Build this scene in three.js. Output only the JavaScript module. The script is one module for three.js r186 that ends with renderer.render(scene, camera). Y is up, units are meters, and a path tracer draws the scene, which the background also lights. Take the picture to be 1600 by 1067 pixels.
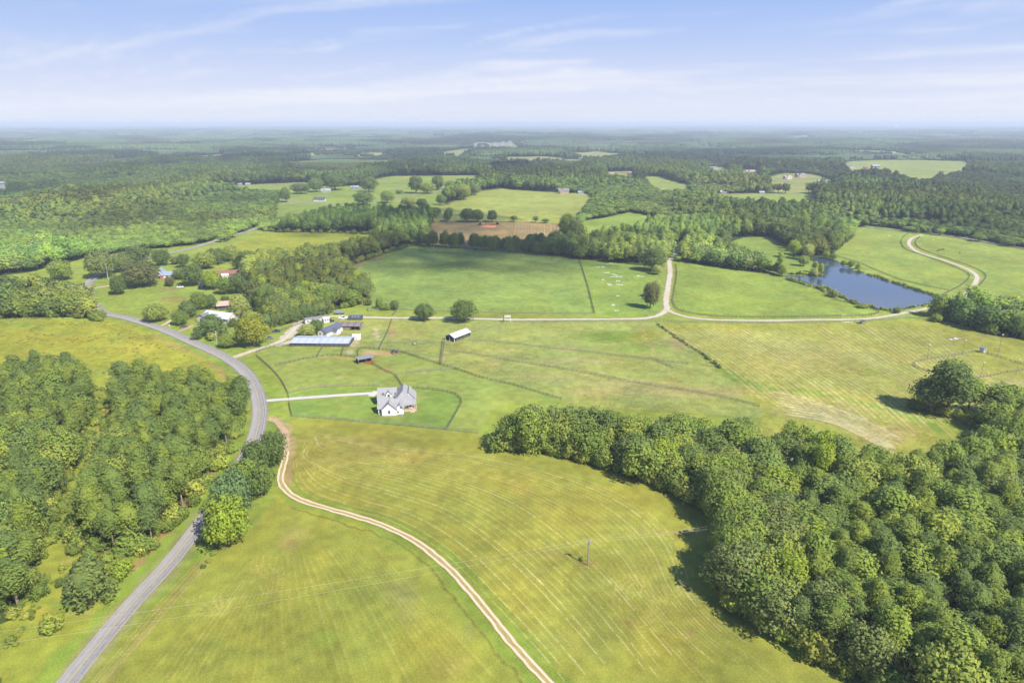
import * as THREE from 'three';
import { mergeGeometries } from 'three/addons/utils/BufferGeometryUtils.js';
import { MarchingCubes } from 'three/addons/objects/MarchingCubes.js';

// ---------------------------------------------------------------- camera, sky, sun, exposure
const HCAM = 118, FOC = 1067, PITCH = Math.atan((533.5 - 192.2) / FOC), EXPO = 3.6;
const scene = new THREE.Scene();
const camera = new THREE.PerspectiveCamera(2 * Math.atan(533.5 / FOC) * 180 / Math.PI, 1600 / 1067, 1, 120000);
camera.position.set(0, HCAM, 0);
camera.rotation.x = -PITCH;
const renderer = new THREE.WebGLRenderer({ antialias: true });
renderer.toneMapping = THREE.LinearToneMapping;
renderer.toneMappingExposure = EXPO;
renderer.shadowMap.enabled = true;
const SUNDIR = new THREE.Vector3(0.70, 1.03, 0.71).normalize();
const sun = new THREE.DirectionalLight(new THREE.Color(1.0, 0.945, 0.86), 2.6);
sun.position.copy(SUNDIR).multiplyScalar(2000).add(new THREE.Vector3(0, 0, -400));
sun.target.position.set(0, 0, -400);
sun.castShadow = true; sun.shadow.radius = 1.5;
Object.assign(sun.shadow.camera, { left: -900, right: 900, top: 900, bottom: -900, near: 100, far: 5000 });
sun.shadow.mapSize.set(4096, 4096);
scene.add(sun, sun.target);
scene.fog = new THREE.FogExp2(new THREE.Color(0.73, 0.84, 0.97), 1.25e-4);

// ---------------------------------------------------------------- random numbers and noise
const rng = (s) => () => { s = (s + 0x6d2b79f5) | 0; let t = Math.imul(s ^ (s >>> 15), 1 | s); t = (t + Math.imul(t ^ (t >>> 7), 61 | t)) ^ t; return ((t ^ (t >>> 14)) >>> 0) / 4294967296; };
const R0 = rng(4711);
const TAB = new Float32Array(65536); { const r = rng(99); for (let i = 0; i < 65536; i++) TAB[i] = r(); }
function vn(x, y) {
  const ix = Math.floor(x), iy = Math.floor(y); let fx = x - ix, fy = y - iy; fx = fx * fx * (3 - 2 * fx); fy = fy * fy * (3 - 2 * fy);
  const a = (iy & 255) << 8, b = ((iy + 1) & 255) << 8, c = ix & 255, d = (ix + 1) & 255;
  const p = TAB[a + c] + (TAB[a + d] - TAB[a + c]) * fx, q = TAB[b + c] + (TAB[b + d] - TAB[b + c]) * fx;
  return p + (q - p) * fy;
}
const fbm = (x, y, o = 4) => { let s = 0, a = 0.5, n = 0; for (let i = 0; i < o; i++) { s += a * vn(x + i * 17.3, y - i * 9.1); n += a; a *= 0.5; x *= 2.03; y *= 2.03; } return s / n; };
const sstep = (a, b, x) => { const t = Math.min(1, Math.max(0, (x - a) / (b - a))); return t * t * (3 - 2 * t); };
const lerp = (a, b, t) => a + (b - a) * t;
const lin = (c) => (c /= 255) <= 0.04045 ? c / 12.92 : ((c + 0.055) / 1.055) ** 2.4;

{ // the summer sky: pale blue, whitening to the horizon, with thin wind-drawn cirrus
  const W = 2048, Hh = 1024, data = new Float32Array(W * Hh * 4);
  const stops = [[0, 226, 233, 249], [1.2, 226, 233, 250], [3.5, 211, 222, 249], [6, 187, 208, 248], [9, 164, 193, 246], [16, 140, 176, 240], [35, 112, 152, 226], [90, 84, 128, 208]].map(([e, r, g, b]) => [e, lin(r), lin(g), lin(b)]);
  for (let row = 0; row < Hh; row++) {
    const el = ((row + 0.5) / Hh - 0.5) * 180;
    let k = 0; while (k < stops.length - 2 && el > stops[k + 1][0]) k++;
    const t = Math.min(1, Math.max(0, (el - stops[k][0]) / (stops[k + 1][0] - stops[k][0])));
    const base = [1, 2, 3].map((c) => lerp(stops[k][c], stops[k + 1][c], t));
    const y = Math.sin(Math.max(el, 0.4) * Math.PI / 180), cx = Math.cos(el * Math.PI / 180);
    for (let col = 0; col < W; col++) {
      const az = ((col + 0.5) / W - 0.5) * 2 * Math.PI, kx = cx * Math.cos(az) / (y + 0.035), kz = cx * Math.sin(az) / (y + 0.035);
      let px = kx * 0.83 + kz * 0.55, pz = -kx * 0.55 + kz * 0.83;      // the wind's own axes
      const wx = fbm(px * 0.35 + 3, pz * 0.35, 3) - 0.5, wz = fbm(px * 0.35 - 8, pz * 0.35 + 5, 3) - 0.5;
      px += wx * 2.4; pz += wz * 2.0;
      const sheet = fbm(px * 0.17 + 20, pz * 0.30 + 7, 4), streak = fbm(px * 0.5, pz * 2.2, 5), fine = fbm(px * 1.6 + 9, pz * 6.5, 3);
      let c = sstep(0.44, 0.66, sheet) * 0.55 + sstep(0.46, 0.66, sheet * 0.34 + streak * 0.44 + fine * 0.22) * 0.48;
      c = Math.min(0.95, c) * sstep(-0.5, 2, el);
      const o = (row * W + col) * 4, cl = [lin(240), lin(243), lin(253)];
      for (let i = 0; i < 3; i++) data[o + i] = lerp(base[i], cl[i], c * 0.88) / EXPO;
      data[o + 3] = 1;
    }
  }
  const sky = new THREE.DataTexture(data, W, Hh, THREE.RGBAFormat, THREE.FloatType);
  sky.mapping = THREE.EquirectangularReflectionMapping; sky.magFilter = THREE.LinearFilter; sky.needsUpdate = true;
  scene.background = sky; scene.environment = sky;
}

// ---------------------------------------------------------------- measuring: where a point of the surveyed picture lies on the land
const CP = Math.cos(PITCH), SP = Math.sin(PITCH);
function H(x, z) {                                                       // height of the land: level farmland, low hills beyond
  const r = Math.hypot(x, z); if (r < 1300) return 0;
  return sstep(1300, 4200, r) * 15 * (fbm(x / 1100 + 5, z / 1100, 3) * 2 - 1) + sstep(6000, 20000, r) * 46 * (fbm(x / 5200, z / 5200 + 3, 3) - 0.42);
}
function P(u, v, t = 0) {
  const dx = (u - 800) / FOC, dy = (533.5 - v) / FOC, X = dx, Y = dy * CP - SP, Z = -(dy * SP + CP);
  let s = (t - HCAM) / Math.min(Y, -1e-4);
  if (Math.hypot(X, Z) * s > 1200) for (s = 1200; s < 60000; s += Math.max(4, s * 0.004)) if (HCAM + Y * s <= H(X * s, Z * s) + t) break;
  return [X * s, Z * s];
}
const V3 = (u, v, t = 0) => { const [x, z] = P(u, v, t); return new THREE.Vector3(x, H(x, z), z); };
function toPx(x, y, z) { const Y = y - HCAM, depth = -Y * SP - z * CP; return [800 + FOC * x / depth, 533.5 - FOC * (Y * CP - z * SP) / depth, depth]; }
const mpp = (u, v) => { const [x, z] = P(u, v); return (-z * CP + HCAM * SP) / FOC; };   // metres to one survey pixel there
const poly = (a) => a.map(([u, v, t]) => P(u, v, t));
function inside(p, x, z) { let c = false; for (let i = 0, j = p.length - 1; i < p.length; j = i++) if ((p[i][1] > z) !== (p[j][1] > z) && x < (p[j][0] - p[i][0]) * (z - p[i][1]) / (p[j][1] - p[i][1]) + p[i][0]) c = !c; return c; }
function smooth(pts, step = 3) {
  const c = new THREE.CatmullRomCurve3(pts.map(([x, z]) => new THREE.Vector3(x, 0, z)), false, 'centripetal'), n = Math.max(2, Math.round(c.getLength() / step));
  return c.getSpacedPoints(n).map((p) => [p.x, p.z]);
}

// ---------------------------------------------------------------- naming
const used = {};
function numbered(name) { const n = used[name] = (used[name] ?? -1) + 1; return n ? name + '_' + String(n).padStart(3, '0') : name; }
function tag(o, label, category, group, kind) { o.userData = { label, category }; if (group) o.userData.group = group; if (kind) o.userData.kind = kind; return o; }
function thing(name, label, category, pos, turn = 0, group) {
  const o = new THREE.Group(); o.name = numbered(name); o.position.copy(pos); o.rotation.y = turn; scene.add(o); return tag(o, label, category, group);
}
function put(name, geos, material, parent) {
  let g = Array.isArray(geos) ? geos : [geos];
  g = g.map((q) => { const n = q.index ? q.toNonIndexed() : q.clone(); for (const k of Object.keys(n.attributes)) if (!['position', 'normal', 'uv'].includes(k)) n.deleteAttribute(k); if (!n.attributes.uv) n.setAttribute('uv', new THREE.BufferAttribute(new Float32Array(n.attributes.position.count * 2), 2)); return n; });
  const m = new THREE.Mesh(g.length > 1 ? mergeGeometries(g) : g[0], material);
  m.castShadow = m.receiveShadow = true; m.name = parent ? name : numbered(name); (parent ?? scene).add(m); return m;
}
const mat = (r, g, b, rough = 0.85, more = {}) => new THREE.MeshStandardMaterial({ color: new THREE.Color().setRGB(r, g, b), roughness: rough, ...more });

// ---------------------------------------------------------------- the land: what grows where
const FIELDS = {
  farm: [[-500, 480], [0, 431], [45, 425], [137, 402], [212, 391], [300, 383], [350, 378], [402, 356], [412, 360], [560, 382], [640, 381], [720, 386], [800, 391], [850, 396], [900, 405], [950, 409], [1000, 415], [1044, 410], [1058, 392], [1068, 409], [1100, 413], [1150, 421], [1200, 427], [1226, 431], [1290, 440], [1330, 430], [1467, 465], [1520, 470], [1700, 480], [2100, 560], [2600, 1400], [-1200, 1400]],
  pondleft: [[1140, 378], [1162, 371], [1200, 370], [1227, 382], [1252, 405], [1270, 408], [1285, 431], [1226, 431], [1200, 424], [1170, 414], [1137, 400]],
  pondright: [[1320, 356], [1365, 354], [1425, 362], [1475, 368], [1600, 389], [1900, 440], [1900, 520], [1520, 470], [1462, 474], [1340, 432], [1292, 410], [1302, 396], [1336, 368]],
  crop: [[672, 352], [680, 346.5], [800, 346.5], [878, 350], [884, 368], [880, 388], [800, 391], [720, 387], [650, 381]],
  far: [[663, 332], [712, 313], [750, 298], [785, 294], [800, 296], [860, 300], [925, 305], [920, 320, 6], [900, 334, 8], [880, 350], [800, 346], [680, 346], [671, 345]],
  yards: [[585, 280], [612, 275], [747, 274], [748, 282], [735, 291], [703, 303], [690, 321], [668, 333, 6], [612, 331, 14], [550, 324, 14], [462, 329, 14], [427, 339, 14], [426, 325], [437, 304], [400, 301, 6], [340, 301, 6], [312, 301, 8], [330, 292], [400, 288], [477, 285], [500, 291], [580, 290]],
  yellow: [[345, 386], [400, 368], [432, 363], [520, 363], [588, 366], [580, 374, 12], [517, 384, 12], [475, 389, 12], [427, 395, 12], [372, 398, 12], [345, 402]],
  glade: [[908, 345], [940, 341], [985, 331], [1024, 339], [1010, 352, 13], [980, 357, 14], [945, 357, 14], [910, 360, 14]],
  hill: [[1005, 276], [1027, 275], [1078, 289], [1078, 304], [1045, 305], [1028, 298, 8], [1015, 286, 8]],
  east: [[1118, 305.5], [1148, 306], [1200, 306], [1274, 311], [1278, 320, 12], [1205, 320, 12], [1160, 318, 12], [1118, 313, 10]],
  ridge: [[1316, 257], [1328, 252], [1375, 250], [1440, 250], [1502, 252], [1521, 257], [1515, 269], [1450, 281, 4], [1432, 280, 8], [1375, 269, 10], [1330, 268, 8], [1316, 263, 4]],
  lawns: [[1195, 277], [1225, 270], [1272, 272], [1300, 281], [1312, 291, 10], [1250, 296, 12], [1205, 290, 12]],
  redhouse: [[945, 268], [990, 267], [994, 283, 10], [948, 281, 10]],
  tanhouse: [[1158, 266], [1186, 265], [1190, 277, 10], [1156, 277, 10]],
  greyhouse: [[1106, 261], [1132, 261], [1142, 270], [1132, 274, 10], [1104, 270, 10]],
  lane: [[1372, 333], [1384, 331], [1380, 350], [1367, 352]],
  track: [[1305, 323], [1337, 320], [1334, 325], [1308, 327]],
  clear: [[685, 240], [700, 236], [735, 232], [745, 235], [715, 242, 8]],
  white: [[1023, 228], [1057, 228], [1060, 233], [1023, 233]],
  pond: [[1250, 405], [1268, 399], [1300, 401], [1345, 424], [1430, 450], [1472, 465], [1410, 489], [1330, 479], [1250, 443], [1220, 430]],
  town: [[760, 224], [800, 222], [812, 231], [765, 233]],
  left: [[-20, 296], [6, 300], [10, 306], [-20, 304]],
};
const WOODS = {
  standA: ['pine', [[184, 575, 16], [190, 562, 16], [222, 560, 16], [275, 569, 16], [337, 573, 16], [372, 592, 15], [386, 620, 9], [380, 650], [366, 682], [340, 738], [298, 788], [260, 832], [222, 868], [160, 868], [122, 860], [128, 805], [152, 755], [180, 715], [180, 664, 8], [180, 620, 8]]],
  standB: ['pinemix', [[-300, 560, 16], [0, 556, 16], [65, 545, 16], [112, 553, 16], [134, 570, 16], [137, 612, 10], [134, 645, 4], [124, 690], [108, 735], [92, 772], [80, 800], [64, 838], [56, 880], [44, 925], [18, 968], [-200, 1050]]],
  right: ['rightmix', [[778, 697], [806, 701], [856, 707], [908, 716], [972, 735], [1056, 768], [1127, 806], [1136, 850], [1132, 898], [1148, 946], [1196, 976], [1250, 1012], [1296, 1038], [1372, 1064], [1450, 1150], [2000, 1150], [2000, 640], [1680, 628, 8], [1600, 650], [1540, 690, 12], [1480, 697, 15], [1405, 706, 16], [1340, 684, 17], [1262, 660, 16], [1190, 652, 16], [1075, 640, 16], [975, 637, 16], [875, 631, 16], [806, 636, 16], [782, 648, 14]]],
  corner: ['broad', [[1425, 638], [1500, 650], [1560, 690], [1700, 720], [1700, 622, 8], [1575, 617, 12], [1545, 640, 8], [1500, 600, 14], [1440, 596, 12]]],
  pondwood: ['broad', [[1463, 492], [1500, 507], [1550, 521], [1600, 531], [1850, 570], [1850, 490, 13], [1600, 470, 13], [1532, 457, 13], [1495, 460, 13], [1470, 472, 13]]],
  westwood: ['broad', [[-250, 506], [0, 497], [62, 494], [107, 495], [150, 497], [160, 489], [150, 477, 11], [135, 462, 11], [112, 447, 11], [37, 442, 11], [0, 438, 11], [-250, 446, 11]]],
  farmwood: ['mix', [[424, 505], [445, 505], [482, 492], [510, 486], [540, 480], [566, 475], [571, 462], [557, 440], [545, 428], [540, 416], [585, 401], [625, 389], [650, 382], [665, 372], [672, 350], [667, 342, 14], [612, 328, 14], [550, 322, 14], [462, 327, 14], [425, 338, 14], [408, 352], [414, 361], [440, 362.5], [525, 364], [588, 367], [580, 375], [517, 385], [475, 390], [427, 396], [390, 402], [372, 415], [380, 440], [392, 458], [400, 480]]],
};
const FARFIELDS = []; { const r = rng(3131), tones = ['#b3b673', '#a5b465', '#bdb083', '#9fae62']; for (let k = 0; k < 34; k++) { const z = -lerp(2300, 9500, Math.pow(r(), 1.3)), x = (r() - 0.5) * -z * 1.5, w = lerp(40, 120, r()) * (1 + -z / 9000), d = lerp(80, 260, r()) * (1 + -z / 5000), a = []; for (let i = 0; i < 14; i++) { const t = i / 14 * 6.283, q = 0.7 + 0.5 * r(); a.push([x + Math.cos(t) * w * q, z + Math.sin(t) * d * q]); } FARFIELDS.push([a, tones[k % 4]]); } }
const YOUNG = [[430, 255], [520, 248], [617, 250], [612, 258], [560, 263], [500, 264], [440, 262]];
const COVER = [];
for (const k in FIELDS) COVER.push(['open', poly(FIELDS[k])]);
for (const k in WOODS) COVER.push([WOODS[k][0], poly(WOODS[k][1])]);
COVER.push(['open', poly(FIELDS.yellow)], ['young', poly(YOUNG)]); for (const [a] of FARFIELDS) COVER.push(['open', a]);
for (const c of COVER) { const xs = c[1].map((p) => p[0]), zs = c[1].map((p) => p[1]); c.push([Math.min(...xs), Math.max(...xs), Math.min(...zs), Math.max(...zs)]); }
function cover(x, z) {
  for (let i = COVER.length - 1; i >= 0; i--) { const [t, p, b] = COVER[i]; if (x >= b[0] && x <= b[1] && z >= b[2] && z <= b[3] && inside(p, x, z)) return t; }
  return z > -480 ? 'open' : 'mix';
}

// roads and tracks as centre lines (survey pixels), drawn as draped strips further down
const ROADS = {
  county: [[12, 1180], [92, 1083], [148, 1013], [205, 945], [257, 889], [290, 848], [321, 808], [352, 765], [382, 718], [396, 690], [403, 665], [405.5, 640], [401, 615], [389, 590], [372, 572], [352, 559], [326, 546], [298, 534], [265, 519], [228, 506], [196, 496.5], [165, 490], [148, 479], [136, 464], [133, 454], [137, 443], [146, 434], [158, 427], [185, 417], [220, 406], [258, 397], [308, 385.5], [350, 372], [395, 359], [415, 352], [450, 343]],
  farmdrive: [[362, 560], [378, 554], [400, 547], [425, 539], [443, 530], [455, 519], [464, 509], [473, 501.5], [492, 496], [530, 494.5], [560, 495.8], [615, 497], [700, 497.2], [800, 499.6], [900, 499.4], [960, 499], [1000, 498], [1022, 495], [1036, 489.5], [1042, 482], [1041, 473], [1044, 448], [1047.5, 424], [1046, 411], [1050, 402], [1060, 392], [1064, 384]],
  fork: [[1043, 484], [1052, 489], [1064, 493], [1080, 496.5], [1110, 499.5], [1200, 501], [1275, 499.8], [1345, 499], [1375, 496], [1412, 489.5], [1465, 478.5], [1500, 468], [1514, 455], [1526, 440], [1526, 430], [1511, 420], [1475, 406.5], [1440, 396], [1424, 386], [1421, 378], [1428, 371], [1442, 367]],
  lane: [[1300, 347], [1367, 354.5], [1425, 361.5], [1475, 367], [1537, 377], [1600, 387.5], [1750, 415]],
  housedrive: [[414, 626.5], [440, 624.5], [487, 621], [530, 618], [575, 615.2], [592, 615]],
  track: [[418, 655], [424, 656], [436, 662], [445, 674], [447.5, 690], [446, 712], [441, 732], [437.5, 745], [440, 757], [449, 769], [462, 778], [500, 791.5], [550, 805.5], [588, 817.5], [625, 833], [660, 853.5], [694, 881], [725, 914], [758, 952], [800, 1005], [857, 1068], [905, 1125]],
  northroad: [[330, 312], [560, 321], [588, 317], [620, 311], [660, 304], [695, 299], [750, 292], [785, 290], [830, 292]],
  farmlane: [[590, 289.5], [615, 289], [642, 290.5]],
  westlane: [[400, 288.5], [440, 287], [478, 285]],
  yardlane: [[236, 511], [255, 508], [268, 500], [282, 494]], yardpath: [[268, 522], [285, 516], [302, 508]], brickdrive: [[142, 451], [158, 448.5], [172, 446.5]],
  eastlane: [[1047, 302], [1078, 303], [1125, 305], [1190, 305], [1272, 311]],
};
const RW = { county: 6.2, farmdrive: 4.2, fork: 3.6, lane: 4.5, housedrive: 3.0, track: 2.6, northroad: 6, farmlane: 3.5, westlane: 5, yardlane: 2.6, yardpath: 3, brickdrive: 3, eastlane: 5 };
const ROADPTS = {}; for (const k in ROADS) ROADPTS[k] = smooth(poly(ROADS[k]), k === 'county' || k === 'track' || k === 'farmdrive' ? 2.5 : 5);
function nearRoad(x, z, extra) { for (const k in ROADPTS) { const d = RW[k] / 2 + extra, a = ROADPTS[k]; for (let i = 0; i < a.length; i++) { const dx = a[i][0] - x, dz = a[i][1] - z; if (dx * dx + dz * dz < d * d) return true; } } return false; }
const POND = poly([[1227, 429.5], [1250, 431], [1284, 431.5], [1288, 424], [1286, 415], [1272, 408], [1272, 403], [1295, 405], [1309, 407], [1319, 415], [1342, 425], [1375, 435], [1425, 451], [1464, 464], [1461, 471], [1437, 479], [1412, 484.5], [1392, 486], [1372, 484], [1337, 474.5], [1307, 462], [1287, 452], [1257, 440], [1229, 434]]);

// ---------------------------------------------------------------- painting the land (colour only: turf, hay, stubble, bare earth)
const PAINT = [];                                                        // [kind, points, colour, ...] in land coordinates
const fillPx = (a, col, alpha = 1) => PAINT.push(['fill', poly(a), col, alpha]);
fillPx(FIELDS.farm, '#a4b34f');
fillPx(FIELDS.pondleft, '#9cb255'); fillPx(FIELDS.pondright, '#a6b659'); fillPx(FIELDS.crop, '#b59c6b'); fillPx(FIELDS.far, '#b2b95c'); fillPx(FIELDS.yards, '#9fb254');
fillPx(FIELDS.yellow, '#b0b544'); fillPx(FIELDS.glade, '#a3b955'); fillPx(FIELDS.hill, '#aab95f'); fillPx(FIELDS.east, '#a6b65c'); fillPx(FIELDS.ridge, '#a9b465'); fillPx(FIELDS.lawns, '#a8ad66'); for (const k of ['redhouse', 'tanhouse', 'greyhouse']) fillPx(FIELDS[k], '#a5a468'); fillPx(FIELDS.lane, '#a8b55c');
fillPx(FIELDS.track, '#b3ab7c'); fillPx(FIELDS.clear, '#a9b070'); fillPx(FIELDS.white, '#bdb89a'); fillPx(FIELDS.town, '#a6aa80'); fillPx(FIELDS.left, '#b5b08c');
fillPx(YOUNG, '#76894a'); for (const [a, c] of FARFIELDS) PAINT.push(['fill', a, c, 1]);
const HAYA = [[455, 655], [551, 659], [696, 672], [747, 678], [765, 704], [800, 706], [850, 712], [900, 721], [962, 740], [1045, 774], [1111, 809], [1118, 850], [1113, 900], [1128, 950], [1176, 981], [1231, 1018], [1276, 1043], [1350, 1067], [1500, 1180], [980, 1180], [862, 1068], [803, 1002], [761, 949], [728, 911], [697, 878], [663, 850], [627, 830], [590, 814], [551, 802], [502, 788.5], [466, 775], [453, 767], [444, 756], [441.5, 746], [445, 733], [450, 712], [452, 690], [450, 672]];
const HAYB = [[432, 764], [442, 774], [458, 783], [498, 795], [548, 809], [586, 821], [622, 837], [657, 857], [690, 885], [721, 918], [754, 956], [796, 1009], [851, 1068], [900, 1130], [880, 1180], [60, 1180], [130, 1090], [190, 1015], [240, 955], [300, 890], [345, 858], [400, 820], [425, 785]];
const LAWN = [[451, 617], [475, 610.5], [512, 606.5], [575, 604.5], [646, 608], [687, 612.5], [710, 618.5], [720, 627], [716, 637], [702, 665], [698, 671], [600, 662], [552, 657], [457, 649], [452, 632]];
const PADDOCK = [[402, 559], [430, 542], [455, 543], [545, 543], [595, 547], [625, 551], [662, 563], [710, 578], [750, 591], [800, 602], [837, 613], [877, 625], [800, 628], [765, 642], [757, 670], [699, 670], [717, 637], [721, 626], [710, 617], [687, 611], [646, 606], [575, 603], [512, 605], [475, 609], [450, 614], [440, 597], [425, 579]];
const PASTURE = [[460, 543], [470, 520], [530, 497], [615, 499], [800, 502], [1022, 503], [1100, 556], [1127, 576], [1187, 636], [1230, 655], [1190, 655], [1075, 645], [880, 634], [877, 624], [800, 600.5], [750, 589.5], [711, 576.5], [662, 561.5], [625, 549.5], [595, 545.5], [545, 542]];
const HAYC = [[1026, 505], [1200, 505.5], [1350, 503], [1412, 499], [1455, 502], [1500, 508], [1550, 522], [1600, 532], [1800, 562], [1900, 700], [1600, 660], [1500, 655], [1440, 645], [1480, 700], [1405, 706, 16], [1340, 684, 17], [1262, 660, 16], [1190, 650, 14], [1187, 636], [1127, 575], [1100, 555], [1075, 540], [1050, 522]];
const CROP = [[548, 416], [585, 402], [640, 385], [720, 388], [800, 392.5], [850, 397], [905, 407], [917, 442], [928.5, 489.5], [800, 489], [700, 486], [622, 483], [585, 480], [578, 474], [562, 440]];
const JUMPS = [[907, 407], [950, 410.5], [1000, 417], [1040, 425], [1038, 470], [1034, 486], [1018, 493], [960, 496.5], [931, 497], [930.5, 489], [919, 442]];
const EASTHAY = [[1057, 414], [1100, 415], [1150, 423], [1200, 431], [1250, 440], [1275, 450], [1295, 463], [1312, 471], [1337, 477], [1362, 483], [1372, 489], [1350, 493], [1275, 494.5], [1200, 495.5], [1125, 494.5], [1087, 490.5], [1063, 484.5], [1054, 474], [1056, 455], [1058.5, 430]];
const BRUSH = [[-300, 512], [0, 503], [62, 499], [107, 500], [150, 503], [175, 500], [228, 513], [265, 527], [298, 542], [330, 557], [352, 572], [378, 596], [337, 600], [275, 600], [180, 605], [150, 615], [100, 610], [0, 610], [-300, 620]];
const CLEARING = [[134, 575], [188, 575], [182, 715], [154, 755], [130, 805], [120, 862], [160, 872], [222, 872], [200, 905], [130, 985], [60, 1070], [-100, 1180], [-200, 1060], [8, 970], [35, 930], [45, 880], [62, 840], [78, 800], [94, 772], [110, 735], [126, 690], [134, 645]];
fillPx(HAYA, '#adad4d'); fillPx(HAYB, '#adb04d'); fillPx(LAWN, '#93ad52'); fillPx(PADDOCK, '#a5b45b'); fillPx(PASTURE, '#aeb663'); fillPx(HAYC, '#b2b455'); fillPx(CROP, '#9fb55c'); fillPx(JUMPS, '#9cb455'); fillPx(EASTHAY, '#a2b654'); fillPx(BRUSH, '#b1b344'); fillPx(CLEARING, '#aab24a');
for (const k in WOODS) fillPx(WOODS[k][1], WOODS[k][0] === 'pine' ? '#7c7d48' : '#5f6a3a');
fillPx(FIELDS.yellow, '#b0b544');
function blob(u, v, ru, rv, col, alpha = 0.5, rag = 0.35) {              // a soft ragged patch of other growth or bare soil
  const n = 9, r = rng(Math.round(u * 7 + v * 131));
  for (let k = 0; k < n; k++) {
    const f = 0.45 + 0.75 * k / n, ox = (r() - 0.5) * ru * rag, oy = (r() - 0.5) * rv * rag, a = [];
    for (let i = 0; i < 22; i++) { const t = i / 22 * 6.283, q = f * (0.75 + 0.5 * r()); a.push([u + ox + Math.cos(t) * ru * q, v + oy + Math.sin(t) * rv * q]); }
    PAINT.push(['fill', poly(a), col, alpha / n * 1.9]);
  }
}
const stroke = (pts, w, col, alpha = 1, ragged = 0, gap = 0) => PAINT.push(['stroke', pts, col, alpha, w, ragged, gap]);
const strokePx = (a, w, col, alpha, ragged, gap) => stroke(smooth(poly(a), 1.5), w, col, alpha, ragged, gap);
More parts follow.
